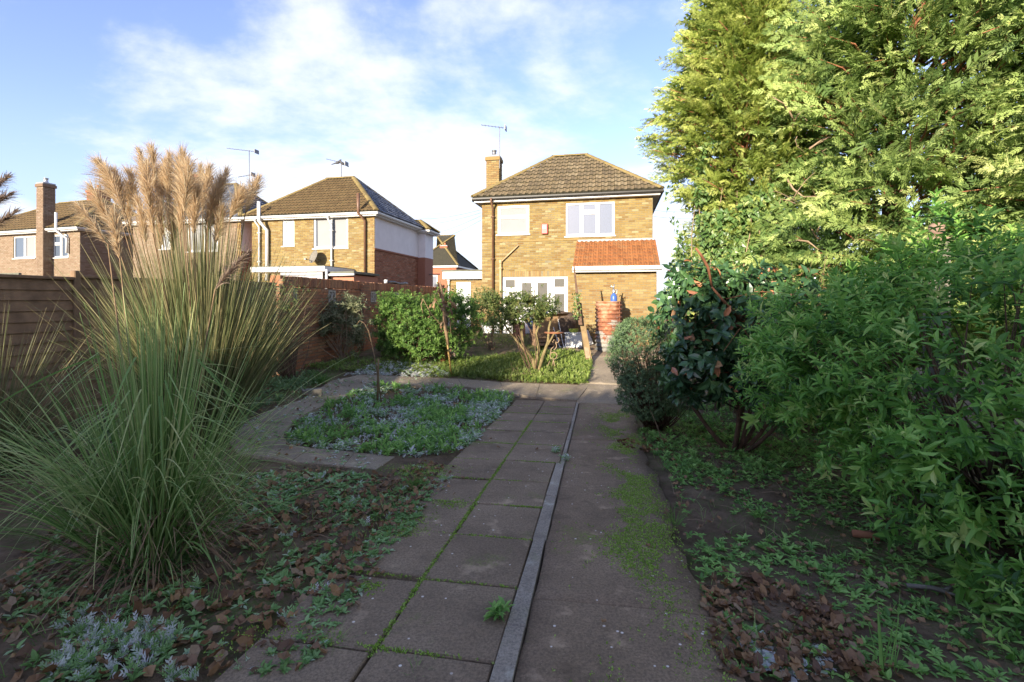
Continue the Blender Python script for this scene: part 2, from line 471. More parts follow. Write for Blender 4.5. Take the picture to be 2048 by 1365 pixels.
M['weed_d'] = leafy('dull_weed', [(0.083, 0.151, 0.055), (0.137, 0.234, 0.083), (0.192, 0.302, 0.123), (0.274, 0.384, 0.192)], 0.4, .5)
M['grass'] = leafy('grass_blade', [(0.082, 0.182, 0.036), (0.137, 0.273, 0.055), (0.218, 0.364, 0.091), (0.364, 0.437, 0.164)], 0.4, .5)
M['lawn'] = leafy('lawn_blade', [(0.105, 0.176, 0.029), (0.164, 0.246, 0.041), (0.223, 0.305, 0.059)], 0.4, .5)
M['moss'] = leafy('moss', [(0.131, 0.24, 0.026), (0.218, 0.372, 0.044), (0.328, 0.502, 0.077), (0.437, 0.59, 0.174)], 0.3, .8)
M['litter'] = leafy('dead_leaf', [(0.131, 0.077, 0.053), (0.22, 0.122, 0.067), (0.3, 0.17, 0.085), (0.4, 0.243, 0.12), (0.242, 0.14, 0.08), (0.36, 0.267, 0.168)], 0.2, .6, .3, .4)
M['litter_o'] = leafy('orange_dead_leaf', [(0.119, 0.059, 0.029), (0.188, 0.095, 0.039), (0.258, 0.143, 0.06), (0.139, 0.084, 0.053)], 0.2, .6, .3, .4)
M['twigs'] = leafy('dead_twig', [(.14, .08, .05), (.24, .15, .09), (.34, .24, .15)], 0, .85)


def slotless(o, mat):
    if mat is not None: o.data.materials.append(M[mat] if isinstance(mat, str) else mat)


# ------------------------------------------------------------------ objects
def tag(o, label=None, cat=None, group=None, kind=None):
    if label: o['label'] = label
    if cat: o['category'] = cat
    if group: o['group'] = group
    if kind: o['kind'] = kind
    return o


def link(name, data, parent=None):
    o = bpy.data.objects.new(name, data)
    COL.objects.link(o)
    if parent is not None: o.parent = parent
    return o


def thing(name, label, cat, loc=(0, 0, 0), rz=0., group=None):
    o = link(name, None)
    o.location = loc; o.rotation_euler = (0, 0, rz)
    o.empty_display_size = .2
    return tag(o, label, cat, group)


def np_mesh(name, V, faces, mat, v=None, smooth=False):
    """V (n,3); faces: an (m,k) array or a list of such; v: one number per face"""
    if not isinstance(faces, list): faces = [faces]
    faces = [np.asarray(f, np.int32) for f in faces if len(f)]
    me = bpy.data.meshes.new(name)
    V = np.asarray(V, np.float32)
    nl = sum(f.size for f in faces); nf = sum(len(f) for f in faces)
    me.vertices.add(len(V)); me.vertices.foreach_set('co', V.ravel())
    me.loops.add(nl); me.polygons.add(nf)
    me.loops.foreach_set('vertex_index', np.concatenate([f.ravel() for f in faces]))
    tot = np.concatenate([np.full(len(f), f.shape[1], np.int32) for f in faces])
    st = np.concatenate([[0], np.cumsum(tot)[:-1]]).astype(np.int32)
    me.polygons.foreach_set('loop_start', st)
    me.polygons.foreach_set('use_smooth', np.full(nf, smooth))
    me.update(calc_edges=True)
    if v is not None:
        a = me.attributes.new('v', 'FLOAT', 'FACE')
        a.data.foreach_set('value', np.asarray(v, np.float32))
    if mat is not None: me.materials.append(M[mat] if isinstance(mat, str) else mat)
    return me


def npo(name, V, faces, mat, parent=None, v=None, smooth=False):
    return link(name, np_mesh(name, V, faces, mat, v, smooth), parent)


class MB:
    """collects boxes, tubes and lathes; build() links them as one mesh object"""

    def __init__(s):
        s.V = []; s.Fc = []; s.n = 0

    def add(s, V, F):
        s.V += [tuple(p) for p in V]
        s.Fc += [tuple(i + s.n for i in f) for f in F]
        s.n = len(s.V)
        return s

    def box(s, x0, x1, y0, y1, z0, z1, m=None):
        P = [Vector((x, y, z)) for z in (z0, z1) for y in (y0, y1) for x in (x0, x1)]
        if m is not None: P = [m @ p for p in P]
        return s.add(P, [(0, 2, 3, 1), (4, 5, 7, 6), (0, 1, 5, 4), (1, 3, 7, 5), (3, 2, 6, 7), (2, 0, 4, 6)])

    def cbox(s, x0, x1, y0, y1, z0, z1, c=.01, m=None):
        """box with all its edges chamfered"""
        xs, ys, zs = (x0, x1), (y0, y1), (z0, z1)
        V = []; idx = {}
        for i in (0, 1):
            for j in (0, 1):
                for k in (0, 1):
                    b = Vector((xs[i], ys[j], zs[k]))
                    sg = (1 - 2 * i, 1 - 2 * j, 1 - 2 * k)
                    for ax in range(3):
                        p = b.copy()
                        for a2 in range(3):
                            if a2 != ax: p[a2] += sg[a2] * c
                        idx[(i, j, k, ax)] = len(V); V.append(p)
        if m is not None: V = [m @ p for p in V]
        F = []
        o = [(0, 0), (1, 0), (1, 1), (0, 1)]
        for side in (0, 1):
            F.append(tuple(idx[(side, a, b, 0)] for a, b in o))
            F.append(tuple(idx[(a, side, b, 1)] for a, b in o))
            F.append(tuple(idx[(a, b, side, 2)] for a, b in o))
        for a in (0, 1):
            for b in (0, 1):
                F.append((idx[(a, b, 0, 0)], idx[(a, b, 1, 0)], idx[(a, b, 1, 1)], idx[(a, b, 0, 1)]))
                F.append((idx[(a, 0, b, 0)], idx[(a, 1, b, 0)], idx[(a, 1, b, 2)], idx[(a, 0, b, 2)]))
                F.append((idx[(0, a, b, 1)], idx[(1, a, b, 1)], idx[(1, a, b, 2)], idx[(0, a, b, 2)]))
        for i in (0, 1):
            for j in (0, 1):
                for k in (0, 1):
                    F.append((idx[(i, j, k, 0)], idx[(i, j, k, 1)], idx[(i, j, k, 2)]))
        return s.add(V, F)

    def tube(s, pts, r, n=6, cap=True):
        pts = [Vector(p) for p in pts]
        if isinstance(r, (int, float)): r = [r] * len(pts)
        V = []; F = []
        prev = None
        for i, p in enumerate(pts):
            d = (pts[min(i + 1, len(pts) - 1)] - pts[max(i - 1, 0)])
            d = d.normalized() if d.length > 1e-9 else Vector((0, 0, 1))
            if prev is None:
                a = d.orthogonal().normalized()
            else:
                a = (prev - d * prev.dot(d))
                a = a.normalized() if a.length > 1e-6 else d.orthogonal().normalized()
            prev = a
            b = d.cross(a)
            for k in range(n):
                t = 2 * math.pi * k / n
                V.append(p + (a * math.cos(t) + b * math.sin(t)) * r[i])
        for i in range(len(pts) - 1):
            for k in range(n):
                F.append((i * n + k, i * n + (k + 1) % n, (i + 1) * n + (k + 1) % n, (i + 1) * n + k))
        if cap:
            F.append(tuple(range(n))[::-1]); F.append(tuple((len(pts) - 1) * n + k for k in range(n)))
        return s.add(V, F)

    def lathe(s, prof, c=(0, 0, 0), n=16, cap=True):
        V = []; F = []
        for r, z in prof:
            for k in range(n):
                t = 2 * math.pi * k / n
                V.append((c[0] + r * math.cos(t), c[1] + r * math.sin(t), c[2] + z))
        for i in range(len(prof) - 1):
            for k in range(n):
                F.append((i * n + k, i * n + (k + 1) % n, (i + 1) * n + (k + 1) % n, (i + 1) * n + k))
        if cap:
            F.append(tuple(range(n))[::-1]); F.append(tuple((len(prof) - 1) * n + k for k in range(n)))
        return s.add(V, F)

    def build(s, name, mat, parent=None, smooth=False):
        me = bpy.data.meshes.new(name)
        me.from_pydata(s.V, [], s.Fc); me.update()
        if smooth: me.polygons.foreach_set('use_smooth', [True] * len(me.polygons))
        me.materials.append(M[mat] if isinstance(mat, str) else mat)
        return link(name, me, parent)


# ------------------------------------------------------------------ foliage kit
def unit(a):
    return a / np.maximum(np.linalg.norm(a, axis=-1, keepdims=True), 1e-9)


def frames(X, Z):
    X = unit(X)
    Y = unit(np.cross(Z, X)); Z = np.cross(X, Y)
    return X, Y, Z


def inst(T, F, P, X, Z, Sx, Sy=None):
    """place template T,F at points P: x along X, z along Z"""
    n, k = len(P), len(T)
    X, Y, Z = frames(X, Z)
    Sx = np.broadcast_to(np.asarray(Sx, float), (n,))
    Sy = Sx if Sy is None else np.broadcast_to(np.asarray(Sy, float), (n,))
    V = P[:, None, :] + (T[None, :, 0:1] * Sx[:, None, None]) * X[:, None, :] + (T[None, :, 1:2] * Sy[:, None, None]) * Y[:, None, :] \
        + (T[None, :, 2:3] * Sx[:, None, None]) * Z[:, None, :]
    FF = F[None] + (np.arange(n) * k)[:, None, None]
    return V.reshape(-1, 3), FF.reshape(-1, F.shape[1])


def leaf_t(curve=.25, fold=.22, shape=(.9, .8)):
    T = np.array([(0, 0, 0), (.33, 0, 0), (.68, 0, 0), (1, 0, 0), (.33, .5 * shape[0], fold * .5), (.68, .5 * shape[1], fold * .42), (.33, -.5 * shape[0], fold * .5), (.68, -.5 * shape[1], fold * .42)], float)
    T[:, 2] -= curve * T[:, 0] ** 2
    F = np.array([(0, 1, 4), (1, 2, 5), (1, 5, 4), (2, 3, 5), (0, 6, 1), (1, 6, 7), (1, 7, 2), (2, 7, 3)])
    return T, F


LEAF = leaf_t()
KITE = (np.array([(0, 0, 0), (.45, .5, .06), (1, 0, -.1), (.45, -.5, .06)], float), np.array([(0, 3, 2, 1)]))
KITE3 = (KITE[0], np.array([(0, 3, 2), (0, 2, 1)]))
IVYL = (np.array([(0, 0, 0), (-.1, .5, .05), (.4, .32, .02), (1, 0, -.12), (.4, -.32, .02), (-.1, -.5, .05)], float), np.array([(0, 3, 2), (0, 2, 1), (0, 4, 3), (0, 5, 4)]))
DEADL = (np.array([(0, 0, 0), (.16, .26, .16), (.46, .5, .34), (.72, .24, .10), (1.05, .04, .30), (.78, -.36, .26), (.44, -.40, .12), (.2, -.22, .24), (.5, 0, .0)], float),
         np.array([(8, 0, 7), (8, 7, 6), (8, 6, 5), (8, 5, 4), (8, 4, 3), (8, 3, 2), (8, 2, 1), (8, 1, 0)]))


def frond_t():
    V = []; F = []

    def q(p, d, L, w):
        d = np.array(d, float); d /= np.linalg.norm(d)
        sde = np.array([-d[1], d[0], 0])
        i = len(V)
        p = np.array(p, float)
        V.extend([p, p + d * L * .45 + sde * w, p + d * L, p + d * L * .45 - sde * w]); F.append((i, i + 3, i + 2, i + 1))
    q((0, 0, 0), (1, 0, 0), 1.0, .05)
    for i, x in enumerate((.12, .34, .56, .78)):
        L = .46 * (1 - .5 * x)
        for sg in (1, -1):
            q((x + .03 * sg, 0, 0), (.80, sg * .62, .12 * (-1) ** i), L, .058)
    T = np.array(V)
    T[:, 2] -= .18 * T[:, 0] ** 2
    return T, np.array(F)


FROND = frond_t()


def ribbons(B, D, L, W, droop, seg=6, twist=None):
    """grass blades: start B, first direction D, length L, width W, droop"""
    n = len(B)
    D = unit(D)
    t = np.linspace(0, 1, seg + 1)
    down = np.array([0, 0, -1.0])
    C = B[:, None, :] + L[:, None, None] * (D[:, None, :] * t[None, :, None] + droop[:, None, None] * (t ** 2)[None, :, None] * down)
    side = np.cross(D, np.array([0, 0, 1.0])) + rng.normal(0, .35, (n, 3))
    side = unit(side)
    w = W[:, None] * np.clip(1.05 - t, 0.02, 1)[None] ** .6 * .5
    V = np.stack([C - side[:, None] * w[..., None], C + side[:, None] * w[..., None]], 2).reshape(-1, 3)
    base = (np.arange(n) * 2 * (seg + 1))[:, None]
    k = np.arange(seg) * 2
    F = np.stack([base + k, base + k + 1, base + k + 3, base + k + 2], -1).reshape(-1, 4)
    return V, F


def cat(parts):
    """join (V, F, v) blocks of equal polygon size"""
    Vs, Fs, vs = [], [], []
    o = 0
    for V, F, v in parts:
        Vs.append(V); Fs.append(F + o); vs.append(v); o += len(V)
    return np.concatenate(Vs), np.concatenate(Fs), np.concatenate(vs)


def rep(v, F, n):
    return np.repeat(v, len(F) // n)


def rdirs(n):
    return unit(rng.normal(size=(n, 3)))


def in_poly(x, y, poly):
    c = np.zeros(len(x), bool)
    j = len(poly) - 1
    for i in range(len(poly)):
        xi, yi = poly[i]; xj, yj = poly[j]
        k = ((yi > y) != (yj > y)) & (x < (xj - xi) * (y - yi) / ((yj - yi) + 1e-12) + xi)
        c ^= k; j = i
    return c


def scatter(poly, n, clump=0., scale=1.5, seed=0.):
    """n points in a ground polygon, optionally gathered in patches"""
    poly = [(p[0], p[1]) for p in poly]
    a = np.array(poly); lo, hi = a.min(0), a.max(0)
    X, Y = [], []
    k = 0
    while k < n:
        m = max(2000, n)
        x = rng.uniform(lo[0], hi[0], m); y = rng.uniform(lo[1], hi[1], m)
        ok = in_poly(x, y, poly)
        if clump:
            f = np.array([mnoise.noise((xx * scale, yy * scale, seed)) if o else -9 for xx, yy, o in zip(x, y, ok)])
            ok &= f + rng.uniform(-.25, .25, m) > clump - .5
        x, y = x[ok], y[ok]
        X.append(x); Y.append(y); k += len(x)
    x = np.concatenate(X)[:n]; y = np.concatenate(Y)[:n]
    return np.stack([x, y, gz(x, y)], 1)


def rosettes(P, k, L, W, tilt=(.15, .7), tmpl=None, lift=.0):
    """k leaves round each point"""
    T, F = tmpl or LEAF
    n = len(P)
    ang = rng.uniform(0, 2 * math.pi, (n, 1)) + np.arange(k)[None] * 2.4 + rng.normal(0, .3, (n, k))
    el = rng.uniform(*tilt, (n, k))
    X = np.stack([np.cos(ang) * np.cos(el), np.sin(ang) * np.cos(el), np.sin(el)], -1).reshape(-1, 3)
    Z = np.stack([-np.cos(ang) * np.sin(el), -np.sin(ang) * np.sin(el), np.cos(el)], -1).reshape(-1, 3)
    PP = np.repeat(P, k, 0) + np.array([0, 0, lift]) * rng.uniform(0, 1, (n * k, 1))
    s = np.repeat(rng.uniform(.6, 1.3, n), k) * rng.uniform(.7, 1.2, n * k)
    V, FF = inst(T, F, PP, X, Z + rng.normal(0, .2, Z.shape), L * s, W * s)
    v = np.clip(np.repeat(rng.uniform(0, 1, n), k) * .7 + rng.uniform(0, .35, n * k), 0, 1)
    return V, FF, rep(v, FF, n * k)


def blob_surface(n, blobs, inner=.75, rough=.16, freq=2.2, zmin=None, seed=0.):
    """points and outward directions in the shell of a group of ellipsoids"""
    P, D = [], []
    vol = np.array([b[1][0] * b[1][1] + b[1][0] * b[1][2] + b[1][1] * b[1][2] for b in blobs])
    for b, m in zip(blobs, (n * 1.5 * vol / vol.sum()).astype(int)):
        c, r = np.array(b[0], float), np.array(b[1], float)
        d = rdirs(m)
        nz = np.array([mnoise.noise((x[0] * freq + c[0] + seed, x[1] * freq + c[1], x[2] * freq + c[2])) for x in d])
        fac = (1 + rough * 2 * nz) * (inner + (1 - inner) * np.sqrt(rng.uniform(0, 1, m)))
        P.append(c + d * r * fac[:, None]); D.append(unit(d / r))
    P = np.concatenate(P); D = np.concatenate(D)
    ok = np.ones(len(P), bool)
    for b in blobs:
        c, r = np.array(b[0]), np.array(b[1])
        ok &= (((P - c) / (r * inner * .8)) ** 2).sum(1) > 1
    if zmin is not None: ok &= P[:, 2] > zmin
    P, D = P[ok], D[ok]
    i = rng.permutation(len(P))[:n]
    return P[i], D[i]


def stems(name, base, tips, r0, mat, parent, bow=.15, n=5, fork=0):
    mb = MB()
    base = Vector(base)
    for t in tips:
        t = Vector(t)
        L = (t - base).length
        off = Vector((random.uniform(-1, 1), random.uniform(-1, 1), random.uniform(-.2, .6))) * L * bow
        b0 = base + Vector((random.uniform(-.06, .06), random.uniform(-.06, .06), 0))
        pts = [b0.lerp(t, i / 6) + off * (4 * (i / 6) * (1 - i / 6)) for i in range(7)]
        mb.tube(pts, [r0 * (1 - .8 * i / 6) for i in range(7)], n)
        for _ in range(fork):
            i = random.randint(2, 5)
            e = pts[i] + Vector((random.uniform(-1, 1), random.uniform(-1, 1), random.uniform(-.2, 1))) * L * .28
            mb.tube([pts[i], pts[i].lerp(e, .5) + off * .1, e], [r0 * .45, r0 * .3, r0 * .12], 4)
    o = mb.build(name, mat, parent, True); o['kind'] = 'stuff'
    return o


# ================================================================== GROUND
def build_ground():
    xs = np.concatenate([[-400, -200, -100, -60, -40, -28], np.arange(-20, 14, .14), [15, 18, 24, 35, 60, 120, 250, 400]])
    ys = np.concatenate([[-80, -40, -20, -12, -8], np.arange(-5, 20, .14), [21, 23, 26, 30, 40, 60, 100, 180, 320, 700]])
    X, Y = np.meshgrid(xs, ys)
    Z = gz(X, Y)
    n = np.array([mnoise.fractal((a * 1.1, b * 1.1, 3.), .9, 2.1, 5) for a, b in zip(X.ravel(), Y.ravel())]).reshape(X.shape)
    s = (Y - .0) * .984 + (X + .36) * .177
    q = (X + .36) * .984 - Y * .177
    onpath = (q > -1.45) & (q < 1.15) & (s < 15)
    near = (np.abs(X) < 14) & (Y > -5) & (Y < 20)
    Z = Z + np.where(near, .028 * n, 0) - np.where(onpath | ((X > -6) & (Y > 6) & (Y < 11.2) & (X < 2)), .035, .0)
    V = np.stack([X, Y, Z], -1).reshape(-1, 3)
    w = len(xs)
    i = (np.arange(len(ys) - 1)[:, None] * w + np.arange(w - 1)[None]).reshape(-1)
    F = np.stack([i, i + 1, i + w + 1, i + w], 1)
    return tag(npo('ground', V, F, 'soil', smooth=True), kind='structure')


ground = build_ground()

# ================================================================== PATHS
PO, PD, PQ = np.array([-.36, 0.]), np.array([.177, .984]), np.array([.984, -.177])


def pw(s, q):
    p = PO + PD * s + PQ * q
    return float(p[0]), float(p[1])


def sheet_slab(name, mat, parent, poly, top=.028, th=.07, ch=.008, tilt=0.):
    """a slab that follows the ground: outline poly (x, y), chamfered edge"""
    c = np.mean(poly, 0)
    n = len(poly)
    V = []
    dz = random.uniform(-.004, .004)
    for k, (ins, z) in enumerate(((ch, top), (0, top - ch), (0, top - th))):
        for p in poly:
            d = np.array(p) - c
            L = np.linalg.norm(d)
            x, y = c + d * (1 - ins / max(L, .01))
            V.append((x, y, float(gz(x, y)) + z + dz + tilt * d[0]))
    cz = float(gz(*c)) + top + dz
    V.append((c[0], c[1], cz))
    F = [(3 * n, i, (i + 1) % n) for i in range(n)]
    for k in (0, 1):
        F += [((k + 1) * n + i, (k + 1) * n + (i + 1) % n, k * n + (i + 1) % n, k * n + i) for i in range(n)]
    me = bpy.data.meshes.new(name); me.from_pydata(V, [], F); me.update()
    me.materials.append(M[mat])
    return link(name, me, parent)


path = tag(link('garden_path', None), kind='structure')
# two columns of square slabs
sj = [-1.55, -.95, -.35, .25, .88, 1.5, 2.16, 2.78, 3.40, 4.01, 4.64, 5.32, 6.07, 6.80, 7.50, 8.2, 8.88, 9.5]
for i in range(len(sj) - 1):
    for q0, q1, off in ((-.672, -.106 if sj[i] < 4.9 else -.058, .0), (-1.255, -.684, random.uniform(-.03, .03))):
        a, b = sj[i] + off + .007, sj[i + 1] + off - .007
        j = lambda: random.uniform(-.005, .005)
        sheet_slab('paving_slab', 'slab', path, [pw(a + j(), q0 + j()), pw(a + j(), q1 + j()), pw(b + j(), q1 + j()), pw(b + j(), q0 + j())])
# the narrow strip of grey kerb between slabs and concrete
for a, b in ((-1.2, .2), (.21, 1.35), (1.36, 2.43), (2.44, 3.42), (3.43, 4.3), (4.31, 5.31), (5.32, 6.4), (6.41, 7.6), (7.61, 9.4)):
    w0 = .10 if a < 5 else .052
    sheet_slab('kerb_stone', 'kerb', path, [pw(a, -w0), pw(a, -.004), pw(b, -.004 - random.uniform(0, .008)), pw(b, -w0 + random.uniform(0, .008))], top=.031)


def bay(s0, s1, q0, qr, mat='bay', ragged=.035):
    n = max(3, int((s1 - s0) / .16))
    L = [pw(s0 + (s1 - s0) * i / n, q0 + random.uniform(-.006, .006)) for i in range(n + 1)]
    Rr = [pw(s0 + (s1 - s0) * i / n, qr + random.uniform(-ragged, ragged) + .04 * math.sin(3.1 * (s0 + i * .16))) for i in range(n + 1)]
    V, F = [], []
    m = 5
    for top in (.026, .026 - .08):
        for i in range(n + 1):
            for k in range(m + 1):
                t = k / m
                x, y = L[i][0] * (1 - t) + Rr[i][0] * t, L[i][1] * (1 - t) + Rr[i][1] * t
                dz = .006 * mnoise.noise((x * 2, y * 2, 1.)) - (.008 if k in (0, m) and top > 0 else 0)
                V.append((x, y, float(gz(x, y)) + top + dz))
    w = m + 1; o = (n + 1) * w
    for i in range(n):
        for k in range(m): F.append((i * w + k, i * w + k + 1, (i + 1) * w + k + 1, (i + 1) * w + k))
        F.append((i * w, (i + 1) * w, o + (i + 1) * w, o + i * w))
        F.append((i * w + m, o + i * w + m, o + (i + 1) * w + m, (i + 1) * w + m))
    for k in range(m):
        F.append((k, o + k, o + k + 1, k + 1))
    me = bpy.data.meshes.new('concrete_bay'); me.from_pydata(V, [], F); me.update()
    me.polygons.foreach_set('use_smooth', [True] * len(me.polygons))
    me.materials.append(M[mat])
    return link('concrete_bay', me, path)


bay(-1.5, 2.70, .003, .93)
bay(2.712, 6.45, .003, .93)
bay(6.462, 9.40, .004, .98)
bay(9.41, 11.1, -.05, 1.05, 'loop', .02)
bay(11.11, 14.4, -.02, .98, 'loop', .04)
# the curved path that loops round the weedy bed
outer = [(1178, 773), (1080, 770), (1000, 767), (915, 760), (842, 757), (720, 752), (662, 765), (606, 802), (540, 824), (488, 852), (455, 885), (474, 912), (582, 928), (686, 937), (752, 944)]
inner = [(1154, 803), (1072, 797), (1010, 787), (927, 776), (866, 775), (770, 771), (722, 785), (671, 804), (622, 826), (585, 850), (566, 876), (580, 893), (622, 901), (710, 909), (790, 918)]
for i in range(len(outer) - 1):
    a, b, c, d = [G(*p) for p in (inner[i], outer[i], outer[i + 1], inner[i + 1])]
    p = [(v.x, v.y) for v in (a, b, c, d)]
    cc = np.mean(p, 0)
    p = [tuple(np.array(v) + (cc - np.array(v)) * .006) for v in p]
    sheet_slab('curved_slab', 'loop', path, p[::-1], ch=.006, top=.03)
patio = MB()
for i in range(4):
    for j in range(2):
        x0, y0 = 1.0 + i * 1.0, 13.75 + j * .8 - i * .2126
        sheet_slab('patio_slab', 'patio', path, [(x0, y0), (x0 + .985, y0 - .2), (x0 + 1.14, y0 + .58), (x0 + .155, y0 + .79)], ch=.006, top=.03)


# ================================================================== BUILDING KIT (local frame: x along the rear face, y away from the garden, z up)
def clip_rects(u0, u1, z0, z1, op):
    """what a list of openings leaves of a strip"""
    iv = [(u0, u1)]
    for a, b, c, d in op:
        if d <= z0 + .01 or c >= z1 - .01: continue
        out = []
        for p, q in iv:
            if b <= p or a >= q: out.append((p, q))
            else:
                if a > p: out.append((p, a))
                if b < q: out.append((b, q))
        iv = out
    return iv


def bricks(org, ax, nrm, L, z0, z1, op=(), bl=.215, bh=.065, jt=.0105, proud=.006, soldier=False):
    """list of (u0,u1,z0,z1) of a stretcher-bond wall"""
    out = []
    if soldier:
        u = 0.
        while u < L - .02:
            out.append((u, min(L, u + bh), z0, z1)); u += bh + jt
        return out
    z = z0; r = 0
    while z < z1 - .02:
        h = min(bh, z1 - z)
        u = -(bl + jt) / 2 * (r % 2)
        while u < L:
            a, b = max(u, 0), min(u + bl, L)
            if b - a > .02:
                for p, q in clip_rects(a, b, z, z + h, op):
                    if q - p > .02: out.append((p, q, z, z + h))
            u += bl + jt
        z += bh + jt; r += 1
    return out


def brick_mesh(name, lst, org, ax, nrm, mat, parent, proud=.006, deep=.02, kind='stuff'):
    org, ax, nrm = np.array(org, float), np.array(ax, float), np.array(nrm, float)
    A = np.array(lst)
    n = len(A)
    pr = proud + rng.normal(0, .0022, n)
    V = np.zeros((n, 8, 3)); i = 0
    for dp in (1, 0):
        for (uu, zz) in ((0, 2), (1, 2), (1, 3), (0, 3)):
            ch = .0035 if dp else 0
            su = ch if uu == 0 else -ch; sz = ch if zz == 2 else -ch
            off = (pr if dp else np.full(n, -deep))
            V[:, i] = org + (A[:, uu] + su)[:, None] * ax + (A[:, zz] + sz)[:, None] * np.array([0, 0, 1.]) + off[:, None] * nrm
            i += 1
    f = np.array([(0, 1, 2, 3), (4, 5, 1, 0), (5, 6, 2, 1), (6, 7, 3, 2), (7, 4, 0, 3)])
    if np.dot(np.cross(ax, [0, 0, 1.]), nrm) < 0: f = f[:, ::-1]
    F = (f[None] + (np.arange(n) * 8)[:, None, None]).reshape(-1, 4)
    o = npo(name, V.reshape(-1, 3), F, mat, parent, np.repeat(rng.uniform(0, 1, n), 5))
    if kind: o['kind'] = kind
    return o


def wall_core(name, mat, parent, W, z0, z1, op, y0=0., th=.25, x0=0., axis='x'):
    """a wall slab with openings left out"""
    us = sorted(set([x0, x0 + W] + [min(max(t, x0), x0 + W) for a, b, _, _ in op for t in (a, b)]))
    mb = MB()
    for a, b in zip(us[:-1], us[1:]):
        if b - a < 1e-4: continue
        m = (a + b) / 2
        zs = [(z0, z1)]
        for p, q, c, d in op:
            if p < m < q:
                nz = []
                for s, t in zs:
                    if d <= s or c >= t: nz.append((s, t)); continue
                    if c > s: nz.append((s, c))
                    if d < t: nz.append((d, t))
                zs = nz
        for s, t in zs:
            if axis == 'x': mb.box(a, b, y0, y0 + th, s, t)
            else: mb.box(y0 - th, y0, a, b, s, t)
    return mb.build(name, mat, parent)


def window(parent, u0, u1, z0, z1, cells, mat='white', glass='glass_sky', y=.03, fw=.05, sill=True, name='window', panemats=None, insets=True):
    """frame with real openings; cells are pane rectangles as fractions (a,b,c,d) of width and height"""
    w, h = u1 - u0, z1 - z0
    op = [(u0 + a * w, u0 + b * w, z0 + c * h, z0 + d * h) for a, b, c, d in cells]
    fr = wall_core(name, mat, parent, w, z0, z1, op, y, .06, u0)
    for i, (a, b, c, d) in enumerate(op):
        g = MB().box(a - .004, b + .004, y + .028, y + .036, c - .004, d + .004)
        g.build('pane', (panemats or {}).get(i, glass), fr)
        if insets:
            s = MB(); e = .016
            for x0, x1, zz0, zz1 in ((a, b, c, c + e), (a, b, d - e, d), (a, a + e, c + e, d - e), (b - e, b, c + e, d - e)):
                s.box(x0, x1, y - .008, y + .02, zz0, zz1)
            s.build('glazing_bead', mat, fr)
    if sill:
        MB().cbox(u0 - .05, u1 + .05, -.05, y + .05, z0 - .045, z0 - .002, .006).build('sill', mat, fr)
    MB().box(u0 + .01, u1 - .01, y + .20, y + .22, z0 + .01, z1 - .01).build('blackout', 'blackpl' if glass == 'glass_dark' else 'curtain', fr)
    return fr


def tile_template(w, g, roll):
    K = 6
    V, F = [], []
    L = g + .06
    for t, lift in ((-.02, .05), (L, .004)):
        for k in range(K + 1):
            x = (-w / 2 + w * k / K) * .95
            V.append((x, t, lift + roll * (.5 + .5 * math.cos(2 * math.pi * (k / K - .15)))))
    for k in range(K + 1):
        x = (-w / 2 + w * k / K) * .95
        V.append((x, -.02, .0))
    q = K + 1
    for k in range(K):
        F.append((k, k + 1, q + k + 1, q + k))
        F.append((2 * q + k, 2 * q + k + 1, k + 1, k))
    return np.array(V), np.array(F)


def tile_slope(parent, A, B, s, Sl, La, Ra, w, g, mat, mode, roll=.042, name='tile'):
    """tiles on a slope: eave A-B, unit upslope s, slope length Sl, top edge from La to Ra (distances along the eave)"""
    A, B, s = np.array(A, float), np.array(B, float), np.array(s, float)
    a = (B - A); L = np.linalg.norm(a); a /= L
    n = np.cross(a, s)
    T, F = tile_template(w, g, roll)
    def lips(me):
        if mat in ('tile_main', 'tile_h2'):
            me.materials.append(M['under'])  # dark lips: moss colour that also paints the shadow between tile rows
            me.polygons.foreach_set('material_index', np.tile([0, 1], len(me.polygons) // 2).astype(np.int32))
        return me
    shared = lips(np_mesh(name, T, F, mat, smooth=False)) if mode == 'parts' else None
    Vs, Fs, vs, o = [], [], [], 0
    rows = int(math.ceil(Sl / g))
    count = 0
    for i in range(rows):
        t0 = i * g
        nt = int(L / w) + 1
        for j in range(nt):
            c = (j + .5) * w
            tm = min(t0 + g / 2, Sl) / Sl
            l, r = La * tm, L + (Ra - L) * tm
            if c + w / 2 < l + .02 or c - w / 2 > r - .02: continue
            jt = random.uniform(-.006, .006); jl = random.uniform(0, .006)
            P = T.copy()
            P[:, 1] = np.minimum(P[:, 1] + t0 + jt, Sl); P[:, 0] += c; P[:, 2] += jl
            tt = np.clip(P[:, 1] / Sl, 0, 1)
            lo, hi = La * tt, L + (Ra - L) * tt
            Q = P.copy(); Q[:, 0] = np.clip(P[:, 0], lo, hi)
            cut = np.abs(Q[:, 0] - P[:, 0]).max() > 1e-6 or t0 + g + .06 > Sl
            if mode == 'parts':
                if not cut:
                    ob = link(name, shared, parent)
                    p = A + a * c + s * (t0 + jt) + n * jl
                    ob.matrix_local = Matrix(((a[0], s[0], n[0], p[0]), (a[1], s[1], n[1], p[1]), (a[2], s[2], n[2], p[2]), (0, 0, 0, 1)))
                else:
                    W3 = A + Q[:, 0:1] * a + Q[:, 1:2] * s + Q[:, 2:3] * n
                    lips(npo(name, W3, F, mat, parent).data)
                count += 1
            else:
                Vs.append(A + Q[:, 0:1] * a + Q[:, 1:2] * s + Q[:, 2:3] * n); Fs.append(F + o); o += len(T)
                vs.append(np.full(len(F), random.random()))
    if mode != 'parts':
        ob = npo('tiling', np.concatenate(Vs), np.concatenate(Fs), mat, parent, np.concatenate(vs))
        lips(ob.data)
        ob['kind'] = 'stuff'
    return count


